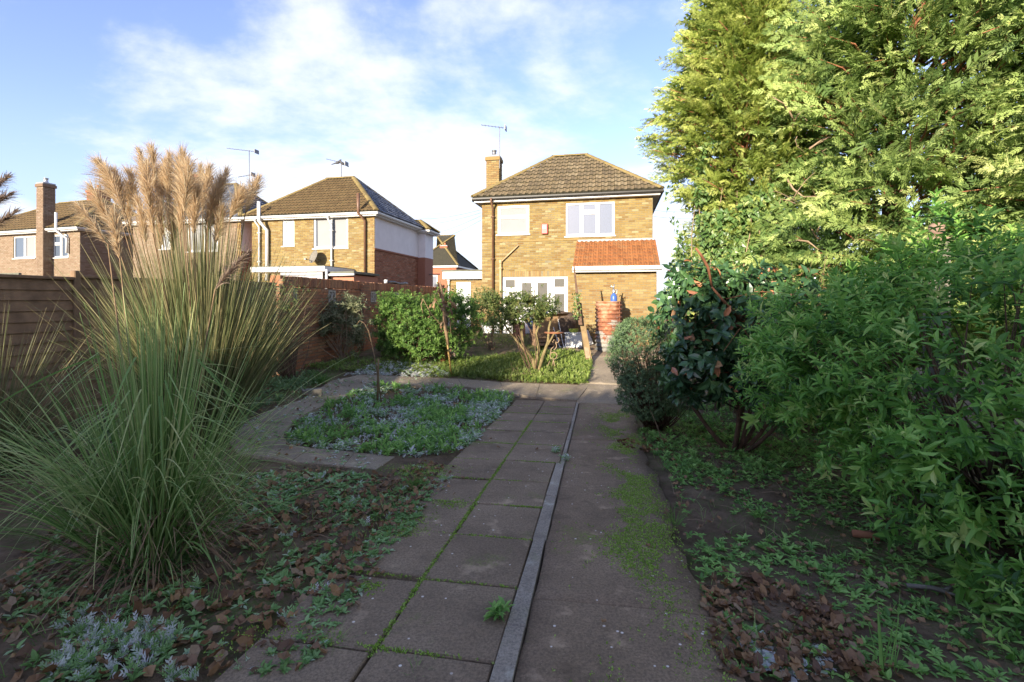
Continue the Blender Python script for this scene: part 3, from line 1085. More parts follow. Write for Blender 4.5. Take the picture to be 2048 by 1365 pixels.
def ridge_run(parent, P, Q, mat='ridge', r=.11, seg=.42):
    P, Q = Vector(P), Vector(Q)
    L = (Q - P).length; n = max(1, int(L / seg)); d = (Q - P).normalized()
    side = d.cross(Vector((0, 0, 1))).normalized(); up = side.cross(d)
    for i in range(n):
        a, b = P + d * (L * i / n), P + d * (L * (i + 1) / n + .03)
        V, F = [], []
        for k, p in enumerate((a, b)):
            rr = r * (1.06 if k == 0 else .97)
            for m in range(7):
                t = math.pi * m / 6
                V.append(p + side * math.cos(t) * rr * 1.1 + up * (math.sin(t) * rr * .75 - .015))
        for m in range(6): F.append((m, m + 1, 7 + m + 1, 7 + m))
        F.append(tuple(range(7)))
        mb = MB(); mb.add(V, F); mb.build('ridge_tile', mat, parent, False)


def hip_roof(root, W, D, ze, pitch, o, mats, modes, w=.24, g=.33, fascia='white', gutter='white', x0=0., y0=0.):
    """hipped roof over a block; returns the roof part"""
    fh = .15
    F0 = MB()
    xa, xb, ya, yb = x0 - o, x0 + W + o, y0 - o, y0 + D + o
    F0.box(xa + .02, xb - .02, ya + .02, yb - .02, ze - .012, ze + .012)
    F0.build('soffit', 'whitep', root)
    f = MB()
    f.box(xa, xb, ya, ya + .022, ze, ze + fh); f.box(xa, xb, yb - .022, yb, ze, ze + fh)
    f.box(xa, xa + .022, ya + .022, yb - .022, ze, ze + fh); f.box(xb - .022, xb, ya + .022, yb - .022, ze, ze + fh)
    f.build('fascia', fascia, root)
    zr = ze + fh + .01
    e = .05
    ex0, ex1, ey0, ey1 = xa - e, xb + e, ya - e, yb + e
    hd = (ey1 - ey0) / 2
    rise = hd * math.tan(R(pitch))
    r0, r1 = Vector((ex0 + hd, ey0 + hd, zr + rise)), Vector((ex1 - hd, ey0 + hd, zr + rise))
    c = [Vector((ex0, ey0, zr)), Vector((ex1, ey0, zr)), Vector((ex1, ey1, zr)), Vector((ex0, ey1, zr))]
    rf = MB()
    rf.add(c + [r0, r1], [(0, 1, 5, 4), (1, 2, 5), (2, 3, 4, 5), (3, 0, 4), (3, 2, 1, 0)])
    roof = rf.build('roof', 'under', root)
    Sl = hd / math.cos(R(pitch)); cp, sp = math.cos(R(pitch)), math.sin(R(pitch))
    lift = Vector((0, 0, .012))
    if modes.get('rear'): tile_slope(roof, c[0] + lift, c[1] + lift, (0, cp, sp), Sl, hd, ex1 - ex0 - hd, w, g, mats['rear'], modes['rear'])
    if modes.get('right'): tile_slope(roof, c[1] + lift, c[2] + lift, (-cp, 0, sp), Sl, hd, hd, w, g, mats['right'], modes['right'])
    if modes.get('left'): tile_slope(roof, c[3] + lift, c[0] + lift, (cp, 0, sp), Sl, hd, hd, w, g, mats['left'], modes['left'])
    up = Vector((0, 0, .04))
    for P, Q in ((c[0], r0), (c[1], r1), (c[2], r1), (c[3], r0), (r0, r1)): ridge_run(roof, P + up, Q + up)
    # gutter: half round along rear and right
    if gutter:
        gt = MB()
        prof = [(-.055, .05), (-.05, .0), (-.02, -.045), (.02, -.045), (.05, .0), (.055, .05)]
        for (p, q, dx, dy) in (((ex0, ya - .06), (ex1 + .06, ya - .06), 0, 1), ((xb + .06, ya - .06), (xb + .06, yb), -1, 0), ((xa - .06, ya - .06), (xa - .06, yb), 1, 0)):
            V, F = [], []
            for (x, y) in (p, q):
                for s_, z_ in prof:
                    V.append((x + dx * s_, y + dy * s_, ze + fh - .06 + z_))
            k = len(prof)
            for m in range(k - 1): F.append((m, m + 1, k + m + 1, k + m))
            F.append(tuple(range(k))); F.append(tuple(range(k, 2 * k)))
            gt.add(V, F)
        gt.build('gutter', gutter, root)
    return roof, c, r0, r1, zr


def chimney(root, x0, x1, y0, y1, z0, z1, mat, pot='terracotta', label=None):
    b = MB().box(x0 + .01, x1 - .01, y0 + .01, y1 - .01, z0, z1 - .01)
    ch = b.build('chimney', 'mortar', root)
    for org, ax, nr, L in (((x0, y0, 0), (1, 0, 0), (0, -1, 0), x1 - x0), ((x1, y0, 0), (0, 1, 0), (1, 0, 0), y1 - y0), ((x0, y1, 0), (0, -1, 0), (-1, 0, 0), y1 - y0)):
        brick_mesh('brickwork', bricks(None, None, None, L, z0, z1 - .24), org, ax, nr, mat, ch)
    MB().cbox(x0 - .045, x1 + .045, y0 - .045, y1 + .045, z1 - .235, z1 - .09, .008).build('cap_course', mat, ch)
    MB().cbox(x0 - .02, x1 + .02, y0 - .02, y1 + .02, z1 - .087, z1, .02).build('flaunching', 'lead', ch)
    cx, cy = (x0 + x1) / 2, (y0 + y1) / 2
    MB().lathe([(.12, 0), (.115, .06), (.095, .08), (.09, .22), (.11, .24), (.11, .27), (.07, .27), (.07, .1)], (cx, cy, z1 - .01), 12).build('chimney_pot', pot, ch, True)
    return ch


def aerial(parent, x, y, z, h, boom=1.3, ang=0., mat='steel', n=9, name='aerial', second=False):
    mb = MB()
    mb.tube([(x, y, z), (x, y, z + h)], .018, 6)
    c, s = math.cos(ang), math.sin(ang)
    def yagi(zz, L, tilt=0.):
        a = Vector((x - c * L * .75, y - s * L * .75, zz + tilt)); b = Vector((x + c * L * .25, y + s * L * .25, zz - tilt * .33))
        mb.tube([a, b], .013, 5)
        for i in range(n):
            p = a.lerp(b, i / (n - 1)); w = .10 + .05 * i / n
            d = Vector((-s, c, 0)) * w
            mb.tube([p - d, p + d], .006, 4)
        mb.box(b.x - .01, b.x + .02, b.y - .16, b.y + .16, b.z - .10, b.z + .10)
    yagi(z + h - .03, boom, .12)
    if second: yagi(z + h * .55, boom * .5, -.1)
    return mb.build(name, mat, parent)


def downpipe(root, pts, r, mat, name='downpipe', clips=True):
    mb = MB().tube(pts, r, 8)
    if clips:
        a, b = Vector(pts[-2]), Vector(pts[-1])
        n = max(2, int((b - a).length / 1.2))
        for i in range(n):
            p = a.lerp(b, (i + .2) / n)
            mb.box(p.x - r * 1.5, p.x + r * 1.5, p.y - r * 1.25, p.y + r + .05, p.z - .02, p.z + .02)
    return mb.build(name, mat, root, True)


# ================================================================== THE MAIN HOUSE
TH = R(12)
HL = Vector((-1.115, 17.66, 0))


def facade(px, py, v=0.):
    """local x and z of a photograph place on the plane y = v of the main house"""
    k = (px - CX) / FPX
    ox, oy = HL.x + math.sin(TH) * v, HL.y + math.cos(TH) * v
    u = (k * oy - ox) / (math.cos(TH) + k * math.sin(TH))
    Y = oy - math.sin(TH) * u
    return u, CAMZ + (HY - py) / FPX * Y


def rect(px0, px1, py0, py1, v=0.):
    a, b = facade(px0, py0, v), facade(px1, py1, v)
    zt = .5 * (a[1] + facade(px1, py0, v)[1]); zb = .5 * (b[1] + facade(px0, py1, v)[1])
    return a[0], b[0], zb, zt


house = thing('brick_house', 'yellow brick house with hipped brown tiled roof, chimney and orange lean-to roof', 'house', HL, -TH)
HW, HD, ZE = 6.1, 4.75, 5.13
w1 = rect(995, 1058, 411, 469)
w2 = rect(1131.5, 1229, 405, 472)
dr = rect(1004, 1135.5, 554, 640)
dr = (dr[0], dr[1], .30, dr[3])
wins = [w1, w2, dr]
ext0 = facade(1157, 500)[0]
wall = wall_core('rear_wall', 'mortar', house, HW, -.4, ZE, wins)
bl = [b for b in bricks(None, None, None, HW, .10, ZE, wins) if not (b[0] > ext0 + .05 and b[3] < 3.4)]
zs = dr[3]
sol = [b for b in bl if not (b[2] > zs - .02 and b[3] < zs + .26 and b[0] > dr[0] - .2 and b[1] < dr[1] + .2)]
brick_mesh('brickwork', sol, (0, 0, 0), (1, 0, 0), (0, -1, 0), 'buff', wall)
brick_mesh('soldier_course', [(dr[0] - .13 + a, dr[0] - .13 + b, zs + .012, zs + .225) for a, b, _, _ in bricks(None, None, None, dr[1] - dr[0] + .26, 0, 1, soldier=True)], (0, 0, 0), (1, 0, 0), (0, -1, 0), 'buff_b', wall, proud=.004)
sw = wall_core('side_wall', 'mortar', house, HD - .5, -.4, ZE, [], HW, .25, .25, 'y')
brick_mesh('brickwork', bricks(None, None, None, HD, .1, ZE), (HW, 0, 0), (0, 1, 0), (1, 0, 0), 'buff', sw)
lw = wall_core('side_wall', 'mortar', house, HD - .5, -.4, ZE, [], .25, .25, .25, 'y')
brick_mesh('brickwork', bricks(None, None, None, HD, .1, ZE), (0, HD, 0), (0, -1, 0), (-1, 0, 0), 'buff', lw)
wall_core('front_wall', 'buff_b', house, HW, -.4, ZE, [], HD - .25, .25)
# string course
u0, zc = facade(964, 483.5)
MB().cbox(-.02, ext0, -.022, .0, zc - .035, zc + .012, .005).build('string_course', 'buff_b', house)
# two pale blinds behind one window, three lights in the other
window(house, *w1, [(.07, .93, .05, .56), (.07, .93, .64, .93)], panemats={0: 'blind', 1: 'blind'}, sill=True)
window(house, *w2, [(.03, .305, .05, .955), (.355, .63, .05, .66), (.365, .62, .76, .955), (.69, .965, .05, .955)])
# white garden doors with side lights
dw = dr[1] - dr[0]; dh = dr[3] - dr[2]
doorframe = wall_core('door_frame', 'white', house, dw, dr[2], dr[3], [(dr[0] + .05 * dw, dr[0] + .20 * dw, dr[2] + .70 * dh, dr[3] - .05 * dh),
    (dr[0] + .05 * dw, dr[0] + .20 * dw, dr[2] + .30 * dh, dr[2] + .65 * dh), (dr[0] + .80 * dw, dr[0] + .95 * dw, dr[2] + .82 * dh, dr[3] - .04 * dh),
    (dr[0] + .80 * dw, dr[0] + .95 * dw, dr[2] + .22 * dh, dr[2] + .70 * dh), (dr[0] + .26 * dw, dr[0] + .74 * dw, dr[2], dr[3] - .03 * dh)], .03, .07, dr[0])
for a, b, c, d in ((.05, .20, .82, .95), (.05, .20, .30, .65), (.80, .95, .82, .96), (.80, .95, .22, .70)):
    MB().box(dr[0] + a * dw, dr[0] + b * dw, .06, .07, dr[2] + c * dh, dr[2] + d * dh).build('pane', 'glass_dark', doorframe)
MB().box(dr[0] + .05 * dw, dr[0] + .20 * dw, .055, .072, dr[2] + .70 * dh, dr[2] + .815 * dh).build('panel', 'white', doorframe)
for k in (0, 1):
    a, b = dr[0] + (.265 + .24 * k) * dw, dr[0] + (.495 + .24 * k) * dw
    z0_, z1_ = dr[2] + .02, dr[3] - .035 * dh
    dd = wall_core('door', 'white', house, b - a, z0_, z1_, [(a + .09 * dw / 2.2, b - .09 * dw / 2.2, z0_ + .45 * dh, z1_ - .07 * dh)], .035, .055, a)
    MB().box(a + .03 * dw, b - .03 * dw, .055, .065, z0_ + .43 * dh, z1_ - .05 * dh).build('pane', 'glass_dark', dd)
    MB().cbox(a + .035 * dw, b - .035 * dw, .025, .04, z0_ + .10, z0_ + .36 * dh, .006).build('panel', 'white', dd)
    MB().tube([((b if k == 0 else a) + (-.06 if k == 0 else .06), .03, z0_ + 1.0), ((b if k == 0 else a) + (-.06 if k == 0 else .06), -.03, z0_ + 1.0), ((b if k == 0 else a) + (-.16 if k == 0 else .16), -.03, z0_ + 1.0)], .009, 6).build('handle', 'metal', dd)
MB().box(dr[0], dr[1], .3, .32, dr[2], dr[3]).build('dark_room', 'blackpl', house)
MB().cbox(-.02, dr[0] - .03, -.04, .0, .12, .72, .01).build('white_plinth', 'whitep', house)
# alarm box
ab = rect(1083.5, 1096, 448.5, 469)
alarm = MB().cbox(ab[0], ab[1], -.11, .0, ab[2], ab[3], .018).build('alarm_box', 'redbox', house)
MB().box(ab[0] + .06, ab[1] - .07, -.114, -.108, ab[2] + .19, ab[3] - .09).build('label_plate', 'white', alarm)
# pipes
pu = facade(987, 420)[0]
downpipe(house, [(pu, -.36, ZE + .1), (pu, -.36, ZE + .0), (pu, -.08, ZE - .22), (pu, -.08, .25)], .042, 'brownpl')
bu, bz = facade(1002, 523)
bu2, bz2 = facade(1037, 492)
waste = downpipe(house, [(bu, -.075, bz + .02), (bu, -.075, .15)], .045, 'buffpipe', 'waste_pipe')
MB().tube([(bu2, .05, bz2 + .01), (bu2, -.07, bz2), (bu + .03, -.075, bz - .02)], .026, 8).build('branch_pipe', 'buffpipe', waste, True)
MB().lathe([(.045, 0), (.06, .02), (.06, .12), (.045, .14)], (bu, -.075, bz - .10), 10).build('hopper', 'buffpipe', waste, True)
# main roof
mroof, mc, mr0, mr1, mzr = hip_roof(house, HW, HD, ZE, 38, .24, {'rear': 'tile_main', 'right': 'tile_main', 'left': 'tile_main', 'other': 'tile_main'}, {'rear': 'parts', 'right': 'stuff'}, w=.222, g=.335, fascia='white', gutter='blackpl')
cu0 = facade(972.5, 360, 2.3)[0]; cu1 = facade(998, 360, 2.3)[0]
ctop = facade(985, 310, 2.3)[1]
chim = chimney(house, cu0, cu1, 2.3, 2.85, 5.2, ctop, 'buff_b', 'steel')
aerial(house, cu1 + .03, 2.28, ctop - .6, facade(1000, 254, 2.3)[1] - ctop + .6, 1.0, .12, n=8)
# rear extension with its own roof
EX = 1.5
ez = 2.50
ext = wall_core('extension_wall', 'mortar', house, HW - ext0, -.4, ez, [], -EX, .25, ext0)
brick_mesh('brickwork', bricks(None, None, None, HW - ext0, -.15, ez), (ext0, -EX, 0), (1, 0, 0), (0, -1, 0), 'buff_b', ext)
for x_, nx_ in ((ext0 + .25, -1), (HW, 1)):
    es = MB().box(x_ - .25, x_, -EX + .25, 0, -.4, ez).build('extension_wall', 'mortar', house)
    brick_mesh('brickwork', bricks(None, None, None, EX, -.15, ez), (x_ if nx_ > 0 else x_ - .25, -EX if nx_ > 0 else 0, 0), (0, nx_, 0), (nx_, 0, 0), 'buff_b', es)
    # triangular cheek under the lean-to roof
    xx0, xx1 = x_ - .25, x_
    ck = MB(); ck.add([(xx0, -EX, ez), (xx0, 0, ez), (xx0, 0, 3.5), (xx1, -EX, ez), (xx1, 0, ez), (xx1, 0, 3.5)], [(0, 1, 2), (3, 5, 4), (0, 2, 5, 3), (0, 3, 4, 1), (1, 4, 5, 2)])
    ck.build('roof_cheek', 'buff_b', house)
eo = .2
A = Vector((ext0 - .06, -EX - eo, ez + .10)); B = Vector((HW + .10, -EX - eo, ez + .10))
tp = Vector((0, EX + eo, 3.60 - ez - .10)); Sl2 = tp.length
er = MB(); er.add([A, B, B + tp, A + tp, A - Vector((0, 0, .04)), B - Vector((0, 0, .04)), B + tp - Vector((0, 0, .04)), A + tp - Vector((0, 0, .04))], [(0, 1, 2, 3), (7, 6, 5, 4), (0, 4, 5, 1), (1, 5, 6, 2), (3, 2, 6, 7), (0, 3, 7, 4)])
eroof = er.build('extension_roof', 'tile_red', house)
print('ext tiles', tile_slope(eroof, A + Vector((0, 0, .012)), B + Vector((0, 0, .012)), tp.normalized(), Sl2, 0, (B - A).length, .158, .255, 'tile_red', 'parts', .034, 'roof_tile'))
MB().box(ext0 - .02, HW + .03, -.06, .0, 3.60, 3.68).build('flashing', 'lead', house)
MB().cbox(A.x - .01, B.x + .03, -EX - eo - .03, -EX - eo, ez - .07, ez + .12, .004).build('fascia', 'white', house)
MB().box(A.x, B.x, -EX - eo, -EX, ez - .06, ez - .04).build('soffit', 'white', house)
MB().tube([(A.x - .02, -EX - eo - .07, ez + .02), (B.x + .04, -EX - eo - .07, ez + .02)], .045, 8).build('gutter', 'white', house, True)
# flat-roofed side store with a white door
g0 = facade(897, 560, .9)[0]
gt_ = 2.66
gs = MB().box(g0, -.01, .9, 4.0, -.4, gt_ - .02).build('store_wall', 'mortar', house)
gd = rect(913.5, 942, 565, 612, .9)
gd = (gd[0], gd[1], .3, gd[3])
brick_mesh('brickwork', bricks(None, None, None, -g0 - .01, .1, gt_ - .3, [(gd[0] - g0, gd[1] - g0, gd[2], gd[3])]), (g0, .9, 0), (1, 0, 0), (0, -1, 0), 'buff_b', gs)
MB().cbox(g0 - .18, .0, .70, 4.1, gt_ - .30, gt_, .01).build('store_fascia', 'white', house)
MB().cbox(g0 - .22, .0, .66, 4.14, gt_, gt_ + .06, .01).build('store_roof', 'felt', house)
sd = wall_core('store_door', 'white', house, gd[1] - gd[0], gd[2], gd[3], [(gd[0] + .16, gd[1] - .16, gd[3] - .62, gd[3] - .14)], .86, .05, gd[0])
MB().box(gd[0] + .14, gd[1] - .14, .88, .89, gd[3] - .64, gd[3] - .12).build('pane', 'frosted', sd)
downpipe(house, [(g0 + .03, .84, gt_ - .1), (g0 + .03, .84, .2)], .04, 'white')

# ================================================================== THE NEIGHBOURS
NL = Vector((-5.87 - 6.0 * math.cos(TH), 20.2 + 6.0 * math.sin(TH), 0))


def nfac(px, py, o=NL, v=0.):
    k = (px - CX) / FPX
    ox, oy = o.x + math.sin(TH) * v, o.y + math.cos(TH) * v
    u = (k * oy - ox) / (math.cos(TH) + k * math.sin(TH))
    return u, CAMZ + (HY - py) / FPX * (oy - math.sin(TH) * u)


def nrect(px0, px1, py0, py1, o=NL, v=0.):
    a, b = nfac(px0, py0, o, v), nfac(px1, py1, o, v)
    return a[0], b[0], b[1], a[1]


def semi(name, label, o, detail=True):
    h = thing(name, label, 'house', o, -TH)
    W, D, ze = 6.0, 4.6, 5.10
    wa = nrect(565, 588.5, 440, 492); wb = nrect(627, 696, 435, 496)
    ops = [wa, wb]
    rw = wall_core('rear_wall', 'mortar', h, W, -.4, ze, ops)
    brick_mesh('brickwork', bricks(None, None, None, W, .3 if detail else 2.4, ze, ops), (0, 0, 0), (1, 0, 0), (0, -1, 0), 'buff' if detail else 'pinkbrick', rw)
    zm = 3.86 if detail else 2.4
    zm = CAMZ + (600 - 497) / 950 * 20.2
    s1 = wall_core('side_wall', 'mortar', h, D - .25, -.4, zm, [], W, .25, .25, 'y')
    brick_mesh('brickwork', bricks(None, None, None, D, .1, zm), (W, 0, 0), (0, 1, 0), (1, 0, 0), 'redbrick', s1)
    s2 = MB().box(W - .25, W + .035, .02, D, zm + .02, ze).build('rendered_wall', 'render', h)
    MB().cbox(W - .02, W + .05, .0, D, zm - .06, zm + .018, .006).build('brick_corbel', 'redbrick', h)
    brick_mesh('corner_bricks', bricks(None, None, None, .2, .3, ze), (W - .165, -.012, 0), (1, 0, 0), (0, -1, 0), 'buff_b', h)
    # wider front block
    fb = MB().box(W - 3, W + .42, D, D + 1.1, -.4, zm).build('front_block', 'redbrick', h)
    MB().box(W - 3, W + .425, D + .01, D + 1.11, zm, ze - .02).build('rendered_block', 'render', h)
    hip_roof(h, 3.42, 1.0, ze - .1, 36, .22, {'rear': 'tile_frost_shade', 'right': 'tile_frost_shade', 'other': 'tile_frost_shade'}, {}, x0=W - 3, y0=D + .1)
    window(h, *wa, [(.2, .8, .06, .64), (.2, .8, .76, .93)], panemats={0: 'frosted', 1: 'frosted'})
    window(h, *wb, [(.045, .50, .05, .95), (.555, .955, .05, .95)], panemats={0: 'blind', 1: 'blind'})
    if detail:
        MB().tube([(wb[0] + .12, .055, wb[2] + .1), (wb[0] + .11, .055, wb[3] - .15)], .05, 6).build('curtain', 'curtain', h)
        MB().tube([(wb[0] + .95, .055, wb[2] + .1), (wb[0] + .93, .055, wb[3] - .15)], .06, 6).build('curtain', 'curtain', h)
    wall_core('far_wall', 'redbrick', h, W, -.4, ze, [], D - .25, .25)
    MB().box(0, .25, .25, D - .25, -.4, ze).build('side_wall', 'redbrick', h)
    rf = hip_roof(h, W, D, ze, 40, .22, {'rear': 'tile_h2' if detail else 'tile_frost_shade', 'right': 'tile_frost_shade', 'other': 'tile_h2'}, {'rear': 'stuff', 'right': 'stuff'}, w=.17, g=.25)
    if detail:
        for px, pt in ((519, 448), (686 - 23, 440)):
            u = nfac(px, pt)[0]
            downpipe(h, [(u - .0, -.28, ze + .1), (u, -.28, ze - .05), (u + .06, -.09, ze - .3), (u + .06, -.09, 2.2)], .045, 'white')
        u = nfac(534, 440)[0]
        zt = nfac(527, 407)[1]
        MB().tube([(u - .12, -.36, zt), (u - .12, -.36, ze - .05), (u + .1, -.12, ze - .45), (u + .1, -.12, 2.4)], .075, 10).build('vent_pipe', 'white', h, True)
        u = nfac(733, 420)[0]
        MB().tube([(u - .18, -.36, nfac(724, 391)[1]), (u - .18, -.36, ze + .1), (u - .02, -.10, ze - .2), (u - .02, -.10, 2.2)], [.075, .06, .05, .045], 10).build('soil_pipe', 'brownpl', h, True)
        # satellite dish
        du, dz = nfac(641, 516)
        ds = MB().lathe([(.0, .0), (.12, .012), (.22, .04), (.30, .075), (.30, .083), (.22, .05), (.12, .022), (.0, .01)], (0, 0, 0), 18, False).build('satellite_dish', 'stoneg', h, True)
        ds.matrix_local = Matrix.Translation((du - .05, -.32, dz)) @ Matrix.Rotation(R(-28), 4, 'Z') @ Matrix.Rotation(R(72), 4, 'X')
        arm = MB().tube([(du, -.02, dz - .12), (du, -.2, dz - .16), (du - .05, -.3, dz - .02)], .02, 6).tube([(du - .05, -.3, dz - .2), (du - .22, -.7, dz - .12)], .012, 5)
        arm.box(du - .27, du - .19, -.76, -.68, dz - .15, dz - .08)
        arm.build('dish_bracket', 'steel', h)
        # flat roofs over the back
        fu0, fu1 = nfac(500, 538, NL, -2.2)[0], nfac(649, 538, NL, -2.2)[0]
        zf = CAMZ + (600 - 534) / 950 * 18.6
        MB().cbox(fu0, fu1, -2.2, -.01, zf - .20, zf, .01).build('flat_roof', 'white', h)
        MB().box(fu0 + .02, fu1 - .02, -2.17, -.01, zf + .002, zf + .03).build('roof_felt', 'felt', h)
        pn = MB().box(fu0 + 1.3, fu1 - .15, -2.1, -2.06, zf - .62, zf - .21).build('grey_panel', 'greyp', h)
        for k in range(2): MB().box(fu0 + 1.32, fu1 - .17, -2.115, -2.10, zf - .34 - .2 * k, zf - .32 - .2 * k).build('panel_joint', 'blackpl', pn)
        MB().tube([(fu1 + .06, -2.16, zf - .12), (fu1 + .06, -2.16, .3)], .05, 8).build('downpipe', 'white', h, True)
        MB().box(fu0, fu1, -2.0, -.01, -.2, zf - .64).build('lean_to_wall', 'redbrick', h)
        gu0, gu1 = fu1 + .1, nfac(736, 545, NL, -1.0)[0]
        MB().box(gu0, gu1 - .1, -1.9, -.01, -.2, zf - .34).build('store_wall', 'redbrick', h)
        MB().cbox(gu0 - .0, gu1, -2.05, -.01, zf - .30, zf - .20, .01).build('store_roof', 'felt', h)
        MB().tube([(gu0, -2.08, zf - .33), (gu1 + .02, -2.08, zf - .33)], .05, 8).build('store_gutter', 'white', h, True)
        # overflow pipe and lamp on the side wall
        MB().tube([(W + .4, D + .6, 2.9), (W + 1.0, D + .6, 2.9)], .03, 6).build('bracket', 'steel', h)
    return h, rf


neigh, nrf = semi('brick_house', 'yellow brick neighbour house with lilac rendered side and white fascia behind red garden wall', NL)
# aerial with two birds
ap = nrf[3] + Vector((-.65, 0, 0))
aerial(neigh, ap.x, ap.y, nrf[2].z - .1, .92, .9, .5, n=6, second=False)
NL2 = NL + Vector((-6.6 * math.cos(TH), 6.6 * math.sin(TH), 0))
neigh2, nrf2 = semi('brick_house', 'pale brick house with dark frosted roof half hidden behind the pampas plumes', NL2, False)
cz = nrf2[2].z
chimney(neigh2, 1.2, 1.9, 2.0, 2.7, 4.9, 8.1, 'redbrick')
ay, az = 3.0, 8.95
aerial(neigh2, 3.85, ay, 6.5, 2.9, 1.5, .25, n=11, second=True)


def bird(px, py, Y, rz, label):
    p = at(px, py, Y)
    b = thing('bird', label, 'bird', p, rz, 'birds on the aerial')
    V = [(-.16, 0, .02), (-.08, 0, .05), (0, 0, .09), (.07, 0, .13), (.11, 0, .20), (.13, 0, .225), (.17, 0, .22)]
    MB().tube(V, [.012, .05, .075, .065, .042, .036, .006], 8).build('body', 'feather', b, True)
    MB().tube([(-.08, 0, .06), (-.30, 0, -.04)], [.035, .02], 6).build('tail', 'feather', b, True)
    for s in (-1, 1):
        MB().tube([(.03, .02 * s, .06), (.03, .02 * s, .0)], .007, 4).build('leg', 'terracotta', b)
    return b


wp = neigh.matrix_basis @ Vector((ap.x, ap.y, 0))
bird(676, 329, wp.y, .3, 'dark bird perched on the aerial, the higher and left one of two')
bird(685, 331, wp.y, -2.6, 'dark bird perched on the aerial, the lower right one of two')

# long house at the far left
TH3 = R(17)
o3 = Vector((-21.6 - 9.2 * math.cos(TH3), 23.75 + 9.2 * math.sin(TH3), 0))


def f3(px, py, v=0.):
    k = (px - CX) / FPX
    ox, oy = o3.x + math.sin(TH3) * v, o3.y + math.cos(TH3) * v
    u = (k * oy - ox) / (math.cos(TH3) + k * math.sin(TH3))
    return u, CAMZ + (HY - py) / FPX * (oy - math.sin(TH3) * u)


def r3(px0, px1, py0, py1):
    a, b = f3(px0, py0), f3(px1, py1)
    return a[0], b[0], b[1], a[1]


h3 = thing('brick_house', 'pale pink brick house with long brown roof and tall chimney at the far left', 'house', o3, -TH3)
wA, wB = r3(27, 71, 474, 516), r3(105.5, 137, 470, 515)
W3, D3, ze3 = 9.2, 5.6, 5.0
rw3 = wall_core('rear_wall', 'mortar', h3, W3, -.4, ze3, [wA, wB])
brick_mesh('brickwork', bricks(None, None, None, W3, .3, ze3, [wA, wB]), (0, 0, 0), (1, 0, 0), (0, -1, 0), 'pinkbrick', rw3)
sw3 = MB().box(W3 - .25, W3, .25, D3, -.4, ze3).build('side_wall', 'mortar', h3)
brick_mesh('brickwork', bricks(None, None, None, D3, .3, ze3), (W3, 0, 0), (0, 1, 0), (1, 0, 0), 'pinkbrick', sw3)
MB().box(0, W3 - .25, D3 - .25, D3, -.4, ze3).box(0, .25, .25, D3 - .25, -.4, ze3).build('far_wall', 'pinkbrick', h3)
window(h3, *wA, [(.04, .46, .05, .95), (.54, .96, .05, .95)], panemats={0: 'glass_sky', 1: 'blind'})
window(h3, *wB, [(.06, .45, .05, .55), (.06, .45, .65, .94), (.56, .94, .05, .94)])
rf3 = hip_roof(h3, W3, D3, ze3, 34, .25, {'rear': 'tile_h2', 'right': 'tile_h2', 'other': 'tile_h2'}, {'rear': 'stuff', 'right': 'stuff'}, w=.26, g=.32)
c3a, c3b = f3(73.5, 500, -.4)[0], f3(87, 500, -.4)[0]
chimney(h3, c3a, c3b, -.42, .10, .0, f3(88, 364, -.4)[1], 'pinkbrick', 'metal')
c4 = f3(197, 400, 3.0)
chimney(h3, c4[0] - .5, c4[0] + .4, 2.7, 3.4, 5.5, f3(197, 379, 3.0)[1], 'redbrick', 'terracotta')
aerial(h3, c4[0] + .1, 3.0, f3(197, 385, 3.)[1], 1.0, 1.5, .2, n=9)
u = f3(130, 440)[0]
MB().tube([(u, -.38, f3(129, 428)[1]), (u, -.38, ze3), (u + .3, -.1, ze3 - .35), (u + .3, -.1, ze3 - 1.1)], .06, 8).build('vent_pipe', 'white', h3, True)
MB().box(-2, W3 + 1.6, -3.2, -3.1, 1.8, CAMZ + (600 - 548) / 950 * 21).build('flat_roof', 'felt', h3)

# distant house between the two
TH4 = R(12)
o4 = at(826, 600, 44); o4.z = 0
h4 = thing('brick_house', 'small distant house with blue slate roof and tall chimney between the two yellow houses', 'house', o4, -TH4)
MB().box(0, 4.2, 0, 6, -.4, 4.5).build('wall', 'redbrick', h4)
hip_roof(h4, 4.2, 6, 4.5, 44, .2, {'rear': 'tile_h2', 'right': 'tile_frost_shade', 'other': 'tile_frost_shade'}, {}, gutter=None)
chimney(h4, 2.05, 2.75, 1.6, 2.4, 4.6, CAMZ + (600 - 493) / 950 * 46, 'redbrick')
window(h4, 1.2, 2.4, 2.6, 3.8, [(.06, .46, .06, .94), (.54, .94, .06, .94)], y=-.03, sill=False)

# overhead cables
def cable(a, b, sag, label):
    a, b = Vector(a), Vector(b)
    pts = [a.lerp(b, i / 12) - Vector((0, 0, sag * 4 * (i / 12) * (1 - i / 12))) for i in range(13)]
    o = MB().tube(pts, .006, 5).build('overhead_cable', 'steel', None)
    tag(o, label, 'cable', 'overhead cables between the houses')


for i, (pa, pb, ya, yb) in enumerate(((( 962, 420), (838, 438), 18.5, 30), ((962, 426), (842, 449), 18.5, 30), ((962, 432), (850, 471), 18.5, 30), ((962, 441), (850, 487), 18.5, 30))):
    cable(at(*pa, ya), at(*pb, yb), .12, 'thin dark cable from the yellow house eaves leftwards, %s of four' % ('topmost', 'second highest', 'second lowest', 'lowest')[i])
for i, (pa, pb) in enumerate((((1306, 421), (1385, 423)), ((1306, 433), (1385, 437)))):
    cable(at(*pa, 18), at(*pb, 22), .04, 'thin cable between yellow house and conifer, %s of two' % ('upper', 'lower')[i])

